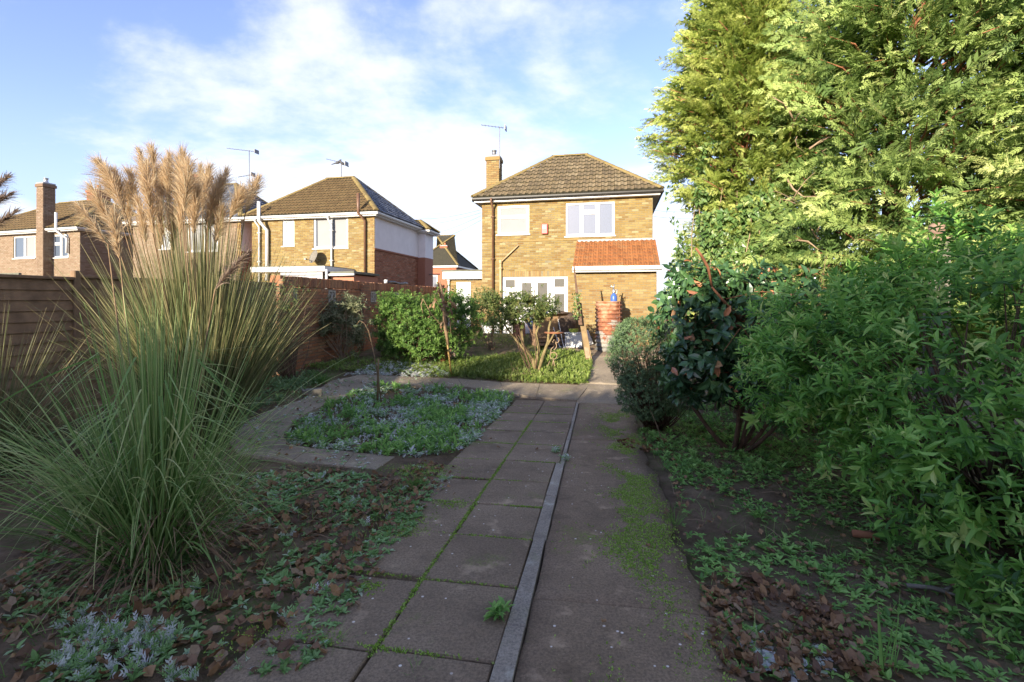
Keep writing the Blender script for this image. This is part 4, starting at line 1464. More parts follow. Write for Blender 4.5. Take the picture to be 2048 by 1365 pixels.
# ================================================================== GARDEN WALL AND FENCE
WL = Vector((-4.9, 10.0, 0))
WA = math.atan2(.978, .208)
gw = thing('garden_wall', 'old red brick garden wall with upright brick coping and pierced concrete blocks', 'wall', WL, WA)
WLEN, WTOP, WTH = 11.0, 2.05, .215
blocks = [(.25, .55), (1.75, 2.05), (3.85, 4.15), (5.35, 5.65)]
bop = [(a, b, 1.48, 1.78) for a, b in blocks]
MB().box(0, WLEN, .004, WTH, -.5, WTOP - .23).build('wall_core', 'mortar_d', gw)
allb = bricks(None, None, None, WLEN, -.30, WTOP - .235, bop)
near = [b for b in allb if b[2] > .95 and b[0] < 6.6]
near.sort(key=lambda b: b[0] - .8 * b[2])
near = near[:150]
nset = set(near)
far = [b for b in allb if b not in nset]
brick_mesh('brickwork', far, (0, 0, 0), (1, 0, 0), (0, -1, 0), 'wallbrick', gw, proud=.008)
unitb = bpy.data.meshes.new('brick')
_m = MB().cbox(0, 1, -.5, .5, 0, 1, .03)
unitb.from_pydata(_m.V, [], _m.Fc); unitb.update(); unitb.materials.append(M['wallbrick'])


def brick_obj(x0, x1, y0, y1, z0, z1):
    o = link('brick', unitb, gw)
    o.matrix_local = Matrix(((x1 - x0, 0, 0, x0), (0, y1 - y0, 0, (y0 + y1) / 2), (0, 0, z1 - z0, z0), (0, 0, 0, 1)))
    return o


for a, b, c, d in near:
    brick_obj(a, b, -.010 - random.uniform(0, .005), .05, c, d)
u = 0.
while u < WLEN - .05:
    dz = random.uniform(-.008, .008) + (.01 if u < 3.3 else 0)
    brick_obj(u, u + .066, -.014 - random.uniform(0, .006), WTH + .01, WTOP - .225 + dz, WTOP + dz)
    u += .0762
for x in (-.02, 3.28, 7.2):
    p = MB().box(x, x + .34, -.10, -.002, -.5, WTOP - .06).build('pier', 'mortar_d', gw)
    brick_mesh('brickwork', bricks(None, None, None, .34, -.3, WTOP - .06), (x, -.10, 0), (1, 0, 0), (0, -1, 0), 'wallbrick', p)
    brick_mesh('brickwork', bricks(None, None, None, .10, -.3, WTOP - .06), (x, -.002, 0), (0, -1, 0), (-1, 0, 0), 'wallbrick', p)
ef = MB().box(-.004, 0, .0, WTH, -.4, WTOP - .23).build('end_face', 'mortar_d', gw)
brick_mesh('brickwork', bricks(None, None, None, WTH, -.3, WTOP - .24, bl=.1025), (-.004, WTH, 0), (0, -1, 0), (-1, 0, 0), 'wallbrick', ef)
for (a, b) in blocks:
    m_ = MB(); s_ = .3; x0, z0 = a, 1.48
    for xx, zz, ww, hh in ((0, 0, .3, .035), (0, .265, .3, .035), (0, .035, .035, .23), (.265, .035, .035, .23), (.13, .035, .04, .23)):
        m_.box(x0 + xx, x0 + xx + ww, -.02, .02, z0 + zz, z0 + zz + hh)
    for sg in (1, -1):
        m_.tube([(x0 + .15 - .12 * sg, -.0, z0 + .03), (x0 + .15 + .12 * sg, -.0, z0 + .27)], .02, 4)
    m_.build('pierced_block', 'concblock', gw)
wpipe = MB()
for i in range(1):
    P = [gw.matrix_basis @ Vector((t, .1, WTOP + .045 + .02 * math.sin(t * 6))) for t in np.linspace(5.0, 6.6, 9)]
    wpipe.tube(P, [.05, .05, .045, .05, .045, .05, .05, .045, .03], 8)
o = wpipe.build('drain_pipe', 'blackpl', None, True)
tag(o, 'length of black plastic pipe lying on top of the red brick wall', 'pipe')
MB().lathe([(.058, -.03), (.062, .05), (.05, .08)], tuple(gw.matrix_basis @ Vector((5.0, .1, WTOP + .05))), 10).build('pipe_end', 'whitep', o, True)

# lap fence at the far left
fn = thing('lap_fence', 'brown weathered wooden lap fence behind the pampas grass at left', 'fence', WL, WA)
for k in range(4):
    x1 = -.12 - k * 1.9; x0 = x1 - 1.82
    cx_, cy_ = WL.x + .208 * x0, WL.y + .978 * x0
    zb = max(float(gz(cx_, cy_)), -.35) + .0
    zt = 1.86 - .03 * k
    ns = 15
    for i in range(ns):
        a = zb + (zt - zb) * i / ns; b = a + (zt - zb) / ns + .02
        V = [(x0, -.028, a), (x1, -.028, a + random.uniform(-.006, .006)), (x1, -.010, b), (x0, -.010, b), (x0, -.012, a), (x1, -.012, a), (x1, .0, b), (x0, .0, b)]
        mb = MB(); mb.add(V, [(0, 1, 2, 3), (7, 6, 5, 4), (0, 4, 5, 1), (3, 2, 6, 7), (1, 5, 6, 2), (0, 3, 7, 4)])
        mb.build('slat', 'wood', fn)
    MB().cbox(x0, x1, -.045, .02, zt + .005, zt + .045, .006).build('capping_rail', 'wood', fn)
    MB().cbox(x0 - .08, x0, -.05, .03, zb - .3, zt + .1, .01).build('post', 'wood', fn)

# ================================================================== PLANTS
UP = np.array([0, 0, 1.0])


def foliage(name, V, F, v, mat, parent, kind='stuff'):
    o = npo(name, V, F, mat, parent, v)
    if kind: o['kind'] = kind
    return o


# ------------------------------------------------------------------ unseen hedge added behind the viewer, shaped to shade the near garden
hedge = thing('added_shade_hedge', 'tall dark unseen hedge added behind the viewer to shade the near garden', 'hedge', (0, 0, 0))
hcore = MB()
P_, D_ = [], []
x = -24.0
while x < 9:
    top = 4.62 if x < -6.6 else 5.35
    if -6.6 <= x < -5.6: top = 5.0
    top += random.uniform(-.15, .15)
    hcore.box(x, x + .62, -9.6, -8.8, -.1, top - .18)
    m = 330
    px_ = rng.uniform(x - .05, x + .7, m); pz_ = rng.uniform(.0, top, m); pz_[:140] = top + rng.uniform(-.3, .14, 140)
    py_ = -8.75 + rng.uniform(-.12, .14, m); py_[:140] = rng.uniform(-9.6, -8.7, 140); py_[140:210] = -9.6 - rng.uniform(0, .15, 70)
    P_.append(np.stack([px_, py_, pz_], 1))
    x += .6
hcore.build('branches', 'bark', hedge)  # solid core boxes, added so no sunlight passes the hedge
P_ = np.concatenate(P_)
V, F = inst(*KITE, P_, unit(rng.normal(size=(len(P_), 3)) + np.array([0, .3, .5])), rdirs(len(P_)), rng.uniform(.16, .32, len(P_)), rng.uniform(.10, .2, len(P_)))
foliage('foliage', V, F, rep(rng.uniform(0, .6, len(P_)), F, len(P_)), 'conifer', hedge)


# ------------------------------------------------------------------ tall conifers at the right
def conifer(label, x, y, env, nb, seed, mat, blen=(.7, 1.15), view=True, fr=(.20, .30), sweep=(-.25, 0, 0), per=34):
    z0 = float(gz(x, y))
    root = thing('conifer_tree', label, 'tree', (x, y, z0), 0, 'tall conifers along the right boundary')
    ez = np.array([e[0] for e in env]) - z0; er = np.array([e[1] for e in env])
    top = ez[-1]
    MB().tube([(0, 0, -.2), (.05, 0, top * .3), (-.05, .05, top * .65), (0, 0, top - .2)], [.22, .17, .10, .02], 9).build('trunk', 'bark', root, True)
    n = nb
    zz = rng.uniform(ez[0], top, n * 3); rr = np.interp(zz, ez, er)
    keep = rng.uniform(0, er.max(), n * 3) < rr
    zz, rr = zz[keep][:n], rr[keep][:n]
    n = len(zz)
    ang = rng.uniform(0, 2 * math.pi, n)
    # more branches on the side of the light and the garden
    toc = math.atan2(-y, -x)
    m = rng.uniform(0, 1, n) < .70
    ang[m] = toc + rng.normal(0, .85, m.sum())
    nz = np.array([mnoise.noise((math.cos(a) * 1.6 + seed, math.sin(a) * 1.6, z * .9)) for a, z in zip(ang, zz)])
    R_ = rr * (1 + .38 * nz) * (1 - .30 * rng.uniform(0, 1, n) ** 2)
    L = rng.uniform(*blen, n) * np.clip(rr / 1.2, .5, 1.1)
    out = np.stack([np.cos(ang), np.sin(ang), np.zeros(n)], 1)
    d = unit(out + np.array(sweep) + UP * rng.uniform(-.05, .50, n)[:, None] + rng.normal(0, .22, (n, 3)))
    tip = out * R_[:, None] + UP * zz[:, None]
    base = tip - d * L[:, None] * .9
    # limbs drawn as thin tubes
    mb = MB()
    for i in range(0, n, 3):
        b, t = Vector(base[i]), Vector(tip[i])
        inner_ = Vector((0, 0, b.z - .5))
        mb.tube([inner_.lerp(b, .35), b, b.lerp(t, .75) + Vector((0, 0, -.03))], [.022, .014, .004], 4, False)
    mb.build('limbs', 'barkr', root)['kind'] = 'stuff'
    t = np.tile(np.linspace(.08, 1.0, per), (n, 1)) + rng.normal(0, .015, (n, per))
    sg = np.tile(np.where(np.arange(per) % 2 == 0, 1., -1.), (n, 1))
    sg[:, -1] = 0
    s0 = unit(np.cross(d, UP) + rng.normal(0, .2, (n, 3))); n0 = np.cross(s0, d)
    roll = rng.normal(0, 1.05, n)[:, None]
    side = s0 * np.cos(roll) + n0 * np.sin(roll)      # flat sprays hang at every angle round their branch
    nrm = np.cross(side, d)
    P = base[:, None] + d[:, None] * (L[:, None] * t)[..., None] - UP * (.10 * L[:, None] * t ** 2)[..., None]
    X = d[:, None] * (.80) + side[:, None] * (sg * .62)[..., None] - UP * (.20 * t)[..., None] + rng.normal(0, .16, (n, per, 3))
    Z = nrm[:, None] + rng.normal(0, .30, (n, per, 3))
    size = rng.uniform(*fr, (n, per)) * (1.15 - .45 * t) * np.clip(L / 1.0, .6, 1.1)[:, None]
    V, F = inst(*FROND, P.reshape(-1, 3), X.reshape(-1, 3), Z.reshape(-1, 3), size.ravel())
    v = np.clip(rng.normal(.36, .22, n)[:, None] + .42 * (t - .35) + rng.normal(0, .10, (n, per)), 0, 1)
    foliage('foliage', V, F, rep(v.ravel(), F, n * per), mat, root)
    m = 2600
    zi = rng.uniform(ez[0], top - .3, m); ai = rng.uniform(0, 2 * math.pi, m)
    nz = np.array([mnoise.noise((math.cos(a) * 1.6 + seed, math.sin(a) * 1.6, z * .9)) for a, z in zip(ai, zi)])
    ri = np.interp(zi, ez, er) * (1 + .38 * nz) * rng.uniform(.35, .72, m)
    Pi = np.stack([ri * np.cos(ai), ri * np.sin(ai), zi], 1)
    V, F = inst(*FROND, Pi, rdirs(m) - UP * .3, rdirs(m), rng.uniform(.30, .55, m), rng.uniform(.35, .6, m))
    foliage('inner_foliage', V, F, rep(rng.uniform(0, .3, m), F, m), mat, root)  # darker inner sprays paint in the shade within the crown
    return root


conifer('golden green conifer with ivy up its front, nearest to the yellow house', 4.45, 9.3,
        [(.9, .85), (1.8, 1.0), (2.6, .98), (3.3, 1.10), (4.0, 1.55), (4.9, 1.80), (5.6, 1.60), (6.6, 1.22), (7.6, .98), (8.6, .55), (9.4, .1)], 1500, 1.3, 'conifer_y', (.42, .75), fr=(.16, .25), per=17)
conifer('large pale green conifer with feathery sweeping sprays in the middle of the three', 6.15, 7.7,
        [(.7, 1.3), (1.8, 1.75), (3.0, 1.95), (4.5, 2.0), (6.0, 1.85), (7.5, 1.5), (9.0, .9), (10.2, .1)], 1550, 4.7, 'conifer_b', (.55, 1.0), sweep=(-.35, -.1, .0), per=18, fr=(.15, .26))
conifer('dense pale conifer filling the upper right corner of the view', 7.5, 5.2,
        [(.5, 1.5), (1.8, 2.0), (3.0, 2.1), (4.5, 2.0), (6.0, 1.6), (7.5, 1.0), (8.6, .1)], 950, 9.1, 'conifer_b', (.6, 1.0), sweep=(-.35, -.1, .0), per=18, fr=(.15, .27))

# small sprig of a young conifer beyond the laurel
yc = thing('young_conifer', 'small wispy conifer top between the lean-to roof and the big conifer', 'tree', (4.45, 12.2, .1))
MB().tube([(0, 0, -.2), (0, 0, 2.6)], [.05, .01], 6).build('trunk', 'bark', yc)
n = 260
zz = rng.uniform(.6, 2.7, n); a = rng.uniform(0, 6.28, n); r = (2.9 - zz) * .28 * rng.uniform(.2, 1, n)
P = np.stack([r * np.cos(a), r * np.sin(a), zz], 1)
V, F = inst(*FROND, P, np.stack([np.cos(a), np.sin(a), rng.uniform(.2, 1.0, n)], 1), rdirs(n), rng.uniform(.18, .34, n))
foliage('foliage', V, F, rep(rng.uniform(.2, .9, n), F, n), 'conifer', yc)

# ivy on the first conifer
ivy = thing('ivy', 'dark and yellow-tipped ivy clothing the front of the leftmost conifer', 'ivy', (4.45, 9.3, float(gz(4.45, 9.3))))
n = 9000
zz = rng.uniform(.6, 5.0, n)
toc = math.atan2(-9.3, -4.45)
a = toc + rng.normal(.15, .75, n)
rr = np.interp(zz, [.6, 1.8, 3.0, 4.0, 4.6, 5.2], [1.10, 1.12, 1.14, 1.25, 1.2, .9])
nz = np.array([mnoise.noise((math.cos(q) * 2.2, math.sin(q) * 2.2, z * 1.5)) for q, z in zip(a, zz)])
rr = rr * (1 + .30 * nz) - .22 * rng.uniform(0, 1, n) ** 2
keep = np.array([mnoise.noise((q * 1.5, z * .8, 7.)) for q, z in zip(a, zz)]) - .25 * (zz > 3.6) - .12 * (np.abs(a - toc) > 1.1) > -.22
a, zz, rr = a[keep], zz[keep], rr[keep]; n = len(a)
P = np.stack([rr * np.cos(a), rr * np.sin(a), zz], 1)
out = np.stack([np.cos(a), np.sin(a), np.zeros(n)], 1)
X = -UP * .8 + rng.normal(0, .5, (n, 3)) + out * .3
V, F = inst(*IVYL, P, X, out + rng.normal(0, .45, (n, 3)) + UP * .35, rng.uniform(.06, .11, n))
foliage('leaves', V, F, rep(np.clip(rng.beta(2, 3, n) + .25 * (zz < 2.6) * (rng.uniform(0, 1, n) < .4), 0, 1), F, n), 'ivy', ivy)
mb = MB()
for i in range(16):
    q = toc + random.gauss(.1, .5)
    mb.tube([(1.05 * math.cos(q + .1 * math.sin(z * 2 + i)), 1.05 * math.sin(q + .1 * math.sin(z * 2 + i)), z) for z in np.linspace(0, random.uniform(2.5, 4.8), 8)], [.02, .018, .016, .014, .012, .01, .008, .005], 5)
mb.build('stems', 'barkp', ivy, True)['kind'] = 'stuff'
# bare snapped branches that stick out of the conifers
sn = thing('dead_branches', 'bare pale snapped branches hanging in the gap between two conifers', 'branch', (4.9, 7.5, 3.2))
mb = MB()
for i in range(26):
    p = Vector((random.uniform(-.6, .7), random.uniform(-.3, .3), random.uniform(-.9, 1.1)))
    d = Vector((random.uniform(-.9, .6), random.uniform(-.9, .1), random.uniform(-.6, .7))) * random.uniform(.3, .75)
    k = Vector((random.uniform(-.1, .1), 0, random.uniform(-.15, .1)))
    r = random.choice((.006, .009, .018))
    mb.tube([p, p + d * .35 + k, p + d * .7 + k * 1.3, p + d], [r, r * .8, r * .6, r * .3], 5)
mb.build('twigs', 'barkp', sn, True)['kind'] = 'stuff'

# bare thicket of brown stems below them
db = thing('dead_shrub', 'leafless brown thicket of arching twigs behind the glossy dark shrub', 'shrub', (4.35, 7.0, float(gz(4.35, 7.0))))
mb = MB()
for i in range(150):
    a = random.uniform(0, 6.28); L = random.uniform(1.6, 2.75)
    o_ = Vector((random.uniform(-.5, .5), random.uniform(-.3, .3), 0))
    t_ = o_ + Vector((math.cos(a) * random.uniform(.3, 1.3), math.sin(a) * .7, L))
    c_ = o_.lerp(t_, .6) + Vector((0, 0, .35))
    pts = [o_ * (1 - s) ** 2 + c_ * (2 * s * (1 - s)) + t_ * s * s - Vector((0, 0, .5 * max(0, s - .6))) for s in np.linspace(0, 1, 7)]
    r = random.uniform(.004, .010)
    mb.tube(pts, [r * (1 - .8 * k / 6) for k in range(7)], 4)
    if random.random() < .6:
        e = pts[4] + Vector((random.uniform(-.5, .5), random.uniform(-.4, .3), random.uniform(-.1, .4)))
        mb.tube([pts[4], pts[4].lerp(e, .5) + Vector((0, 0, .05)), e], [.005, .004, .002], 4)
mb.build('twigs', 'dead', db, True)['kind'] = 'stuff'
n = 420
P = np.array([(random.gauss(0, .55), random.gauss(-.1, .35), random.uniform(.9, 2.4)) for _ in range(n)])
V, F = inst(*DEADL, P, rdirs(n), rdirs(n), rng.uniform(.03, .06, n))
foliage('dead_leaves', V, F, rep(rng.uniform(0, 1, n), F, n), 'litter_o', db)
# stone post with a round top
sp = thing('stone_post', 'weathered stone post with a pink rounded cap among the shrubs at right', 'post', at(1873, 600, 5.9) * 1.0)
pz = CAMZ + (600 - 457) / 950 * 5.9
sp.location.z = float(gz(sp.location.x, 5.9))
h_ = pz - sp.location.z
MB().cbox(-.10, .10, -.10, .10, -.1, h_ - .17, .015).build('shaft', 'stoneg', sp)
MB().cbox(-.15, .15, -.13, .13, h_ - .168, h_ - .11, .012).build('slab', 'stone', sp)
MB().lathe([(.04, 0), (.05, .03), (.075, .05), (.09, .09), (.08, .14), (.045, .17), (.0, .18)], (0, 0, h_ - .108), 14).build('round_cap', 'stone', sp, True)


# ------------------------------------------------------------------ leafy shrubs
def leaf_objects(parent, P, X, Z, L, W, mat, v, tmpl=LEAF, name='leaf'):
    """the leaves that show largest, each an object of its own"""
    T, F = tmpl
    T2 = T.copy()
    meshes = []
    for lev in range(6):
        meshes.append(np_mesh(name, T2, F, mat, np.full(len(F), (lev + .5) / 6)))
    X, Y, Z = frames(X, Z)
    for i in range(len(P)):
        o = link(name, meshes[min(5, int(v[i] * 6))], parent)
        a, b, c, p = X[i] * L[i], Y[i] * W[i], Z[i] * L[i], P[i]
        o.matrix_local = Matrix(((a[0], b[0], c[0], p[0]), (a[1], b[1], c[1], p[1]), (a[2], b[2], c[2], p[2]), (0, 0, 0, 1)))


def twig_leaves(P, D, k, tl, L, W, spread=.9, pair=True):
    """twigs that start inside P and carry k leaves in crossed pairs up to a tuft at the tip"""
    n = len(P)
    D = unit(D)
    s = unit(np.cross(D, rng.normal(size=(n, 3)))); s2 = np.cross(D, s)
    PP, XX, ZZ, SS, TT = [], [], [], [], []
    for i in range(k):
        t = (i // 2) / max(1, (k - 1) // 2)
        ax = (s if (i // 2) % 2 == 0 else s2) * (1 if i % 2 == 0 else -1)
        op = spread * (1.15 - .75 * t)
        x = D * (1 - .45 * op) + ax * op + rng.normal(0, .13, (n, 3)) - UP * .10 * (1 - t)
        PP.append(P - D * (tl * (1 - t))[:, None]); XX.append(x)
        ZZ.append(D - ax * .3 + UP * .5 + rng.normal(0, .2, (n, 3))); SS.append(np.full(n, .75 + .35 * math.sin(math.pi * min(1, t + .15))) * (1 if t < .99 else .62)); TT.append(np.full(n, t))
    return map(np.concatenate, (PP, XX, ZZ, SS, TT))


# near shrub with narrow light green leaves
ns = thing('evergreen_shrub', 'big light green shrub with narrow pointed leaves filling the right foreground', 'shrub', (3.6, 3.5, float(gz(3.6, 3.5))))
bz_ = ns.location.z
blobs = [((3.65, 3.55, .98), (1.62, 1.6, 1.08)), ((3.0, 2.75, .48), (.82, .75, .62)), ((2.5, 3.9, .95), (.62, .7, .55)), ((4.4, 2.6, .9), (1.2, 1.0, 1.0)), ((3.9, 4.0, 1.45), (1.0, .9, .75)), ((3.0, 4.2, 1.25), (.7, .7, .55)), ((2.75, 2.15, .02), (.62, .4, .38))]
P, D = blob_surface(3900, blobs, .68, .19, 2.8, -.25, 3.)
P = P - np.array(ns.location); D = unit(D * .9 + UP * .55 + rng.normal(0, .35, D.shape))
k = 10
tl = rng.uniform(.08, .19, len(P))
PP, XX, ZZ, SS, TT = twig_leaves(P, D, k, tl, None, None)
L = SS * np.tile(rng.uniform(.05, .12, len(P)), k) * rng.uniform(.7, 1.15, len(P) * k); W_ = L * rng.uniform(.22, .40, len(L))
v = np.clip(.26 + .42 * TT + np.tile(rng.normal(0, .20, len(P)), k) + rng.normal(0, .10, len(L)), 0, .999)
cp_ = np.array([0, 0, CAMZ]) - np.array(ns.location)
dist = np.linalg.norm(PP - cp_, axis=1)
infr = (np.abs((PP + np.array(ns.location))[:, 0] / np.maximum((PP + np.array(ns.location))[:, 1], .1)) < 1.05)
order = np.argsort(np.where(infr, dist / L, 1e9))
big, rest = order[:300], order[300:]
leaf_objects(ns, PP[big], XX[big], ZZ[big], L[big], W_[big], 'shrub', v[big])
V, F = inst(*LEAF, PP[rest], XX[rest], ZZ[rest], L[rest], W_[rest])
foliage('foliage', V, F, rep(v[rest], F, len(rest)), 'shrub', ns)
tips = P[rng.permutation(len(P))[:150]]
mb = MB()
for t in tips:
    b0 = Vector((random.uniform(-.35, .35), random.uniform(-.35, .35), 0)); t = Vector(t)
    m_ = b0.lerp(t, .55) + Vector((0, 0, .10))
    mb.tube([b0, m_, t], [.012, .007, .002], 4)
mb.build('stems', 'bark', ns, True)['kind'] = 'stuff'

# glossy dark shrub with red-brown limbs
lb = thing('glossy_shrub', 'dark glossy broad-leaved shrub with red-brown limbs in the middle right', 'shrub', (2.75, 5.9, float(gz(2.75, 5.9))))
blobs = [((2.55, 5.9, 1.25), (.80, .8, .78)), ((3.2, 6.0, 1.45), (.72, .7, .60)), ((2.25, 5.7, .8), (.45, .5, .55)), ((3.0, 5.5, .7), (.62, .5, .55)), ((2.35, 6.0, 1.72), (.45, .45, .36))]
P, D = blob_surface(760, blobs, .62, .20, 1.9, -.1, 5.)
P = P - np.array(lb.location); D = unit(D + UP * .15 + rng.normal(0, .45, D.shape))
k = 7
tl = rng.uniform(.07, .15, len(P))
PP, XX, ZZ, SS, TT = twig_leaves(P, D, k, tl, None, None, 1.0)
XX = XX - UP * .25
L = SS * np.tile(rng.uniform(.10, .165, len(P)), k); W_ = L * rng.uniform(.40, .52, len(L))
v = np.clip(np.tile(rng.uniform(.05, .62, len(P)), k) + rng.normal(0, .08, len(L)), 0, .78)
v[rng.uniform(0, 1, len(v)) < .035] = .99
dist = np.linalg.norm(PP + np.array(lb.location) - np.array([0, 0, CAMZ]), axis=1)
order = np.argsort(dist / L); big, rest = order[:300], order[300:]
GL = leaf_t(.30, .16, (.95, .95))
leaf_objects(lb, PP[big], XX[big], ZZ[big], L[big], W_[big], 'laurel', v[big], GL)
V, F = inst(*GL, PP[rest], XX[rest], ZZ[rest], L[rest], W_[rest])
foliage('foliage', V, F, rep(v[rest], F, len(rest)), 'laurel', lb)
stems('limbs', (0, 0, -.1), [(-.5, -.1, 1.6), (.5, 0, 1.9), (.05, -.2, 2.15), (-.35, .2, 1.9), (.75, .1, 1.7), (.2, -.4, 1.2), (-.15, -.3, 1.75), (.9, -.2, 1.3), (-.6, .1, 1.0)], .030, 'bark', lb, .22, 7, 3)
mb = MB()
for pts in (((1392, 497), (1403, 512), (1416, 535), (1424, 575)), ((1424, 575), (1445, 600), (1480, 640))):
    mb.tube([at(a, b, 5.2 + .1 * i) - lb.location for i, (a, b) in enumerate(pts)], [.010, .016, .017, .014][:len(pts)], 8)
mb.build('bare_limb', 'barkr', lb, True)
mb = MB()
for i in range(60):
    p = Vector((random.uniform(-.5, .8), random.uniform(-.5, .2), random.uniform(1.0, 2.1)))
    e = p + Vector((random.uniform(-.5, .5), random.uniform(-.4, .2), random.uniform(-.35, .35)))
    mb.tube([p, p.lerp(e, .5) + Vector((0, 0, .05)), e], [.007, .005, .002], 4)
mb.build('twigs', 'barkr', lb, True)['kind'] = 'stuff'
n = 26
P = np.stack([rng.uniform(-.2, .9, n), rng.uniform(-.5, .1, n), rng.uniform(.9, 2.0, n)], 1)
V, F = inst(*DEADL, P, rdirs(n) - UP, rdirs(n) - UP * .2, rng.uniform(.09, .17, n), rng.uniform(.05, .09, n))
foliage('dead_leaves', V, F, rep(rng.uniform(0, 1, n), F, n), 'litter_o', lb)

# rounded hebe by the path
hb = thing('rounded_shrub', 'low rounded dark green shrub with tiny leaves overhanging the path edge', 'shrub', (2.12, 7.15, float(gz(2.12, 7.15))))
blobs = [((2.02, 7.1, .72), (.60, .58, .60)), ((2.25, 7.0, .28), (.62, .50, .42)), ((1.95, 6.9, .20), (.45, .4, .40)), ((1.9, 7.3, .95), (.38, .4, .33))]
P, D = blob_surface(4200, blobs, .78, .10, 3.2, -.22, 8.)
P = P - np.array(hb.location); D = unit(D + UP * .35 + rng.normal(0, .3, D.shape))
k = 8
tl = rng.uniform(.03, .06, len(P))
PP, XX, ZZ, SS, TT = twig_leaves(P, D, k, tl, None, None, .95)
L = SS * np.tile(rng.uniform(.026, .040, len(P)), k)
v = np.clip(.15 + .5 * TT + np.tile(rng.normal(0, .15, len(P)), k), 0, .99)
V, F = inst(*KITE, PP, XX, ZZ, L, L * .5)
foliage('foliage', V, F, rep(v, F, len(PP)), 'hebe', hb)
tips = P[rng.permutation(len(P))[:170]] * .95
mb = MB()
for t in tips:
    b0 = Vector((random.uniform(-.12, .2), random.uniform(-.1, .1), -.05)); t = Vector(t)
    mb.tube([b0, b0.lerp(t, .5) + Vector((0, 0, -.04)), t], [.010, .007, .003], 4)
mb.build('stems', 'bark', hb, True)['kind'] = 'stuff'


# ------------------------------------------------------------------ pampas
def pampas(label, x, y, n, L, spread, mat, seed, w=(.006, .011), group=None, z=None, reach=1.0, core=.75):
    z = float(gz(x, y)) if z is None else z
    root = thing('pampas_grass', label, 'grass', (x, y, z), 0, 'pampas grass clumps')
    a = rng.uniform(0, 2 * math.pi, n)
    u = rng.uniform(0, 1, n) ** core
    lean = u * spread
    B = np.stack([np.cos(a) * u * .26, np.sin(a) * u * .26, rng.uniform(-.05, .06, n)], 1)
    D = np.stack([np.cos(a) * np.sin(lean), np.sin(a) * np.sin(lean), np.cos(lean)], 1) + rng.normal(0, .07, (n, 3))
    LL = rng.uniform(L[0], L[1], n) * (1 - .12 * u)
    droop = np.clip(.03 + .40 * u * rng.uniform(.3, 1.5, n), 0, .62) * reach
    V, F = ribbons(B, D, LL, rng.uniform(*w, n), droop, 9)
    vv = np.clip(rng.beta(2.2, 2.4, n) * .8, 0, 1)
    vf = np.repeat(vv, 9) + np.tile(np.linspace(-.06, .22, 9), n)
    vf[np.repeat(rng.uniform(0, 1, n) < .06, 9)] = .97
    foliage('blades', V, F, np.clip(vf, 0, 1), mat, root)
    return root


def plume(root, tip, base, fat=.085, mat='plume', n=420, bend=.08):
    """a feathery flower head on its stem; tip and base in the root's frame"""
    tip, base = Vector(tip), Vector(base)
    ax = tip - base; L = ax.length
    side = ax.cross(Vector((0, 1, 0))).normalized()
    off = side * bend * L
    cv = lambda t: base.lerp(tip, t) + off * (t * t) * .6
    st = MB().tube([Vector((base.x * .35, base.y * .35, 0)), Vector((base.x * .6, base.y * .6, base.z * .5)), base, cv(.5), cv(1.)], [.006, .006, .005, .004, .001], 5)
    stem = st.build('plume', 'dead', root, True)
    t = rng.uniform(0, .97, n) ** .9
    C = np.array([cv(q) for q in t])
    a = rng.uniform(0, 2 * math.pi, n)
    d = np.array(ax.normalized()); s1 = np.array(side); s2 = np.cross(d, s1)
    radial = np.cos(a)[:, None] * s1 + np.sin(a)[:, None] * s2
    prof = np.sin(np.pi * np.clip(t * .88 + .10, 0, 1)) ** .7
    Dd = d * 1.0 + radial * (.42 * prof + .05)[:, None] + rng.normal(0, .12, (n, 3)) + s1 * .10
    ln = (fat * 2.6) * (.55 + .6 * prof) * rng.uniform(.6, 1.2, n)
    V, F = ribbons(C, Dd, ln, np.full(n, .0055) * rng.uniform(.7, 1.5, n), rng.uniform(.15, .55, n), 3)
    v = np.repeat(rng.uniform(0, 1, n), 3)
    f = npo('hairs', V, F, mat, stem, v); f['kind'] = 'stuff'


pg = pampas('large green pampas grass clump in the left foreground with arching blades', -2.36, 3.15, 1000, (.85, 1.95), .66, 'blade', 1, z=float(gz(-2.36, 3.15)), w=(.007, .016), core=1.35)
pg2 = pampas('tall brown-green pampas grass behind, topped by many golden plumes', -3.70, 5.7, 4000, (1.5, 3.1), .42, 'blade_b', 2, w=(.009, .018), reach=.7, core=.95)
pg3 = pampas('pampas grass at the left edge of the view leaning in with dark plumes', -5.1, 4.6, 900, (.9, 2.0), .8, 'blade_b', 3, w=(.006, .012))
Y0 = 5.5
pls = [((280, 303), (295, 400)), ((306, 297), (309, 380)), ((200, 325), (232, 407)), ((216, 336), (246, 423)), ((264, 350), (270, 425)), ((345, 312), (335, 410)), ((358, 316), (350, 415)),
       ((330, 325), (322, 425)), ((371, 312), (362, 400)), ((318, 345), (312, 440)), ((402, 336), (391, 434)), ((420, 338), (405, 425)), ((451, 345), (421, 456)), ((440, 360), (415, 445)), ((514, 360), (490, 430)),
       ((484, 388), (459, 440)), ((384, 350), (378, 440)), ((254, 375), (262, 460)), ((186, 375), (222, 455)), ((300, 370), (306, 470)), ((340, 360), (338, 465)), ((366, 370), (360, 470)), ((395, 380), (388, 470)), ((428, 395), (412, 475)),
       ((282, 400), (292, 490)), ((320, 405), (322, 500)), ((350, 420), (346, 505)), ((232, 345), (252, 430)), ((292, 330), (300, 420)), ((378, 330), (368, 425)), ((448, 420), (430, 490))]
for i, (a, b) in enumerate(pls):
    Y = Y0 + random.uniform(-.5, .6)
    plume(pg2, at(*a, Y) - pg2.location, at(*b, Y) - pg2.location, .085 + .025 * random.random(), 'plume', 620, random.uniform(-.08, .12))
plume(pg, at(229, 420, 3.5) - pg.location, at(240, 520, 3.5) - pg.location, .055, 'plume', 620, .04)
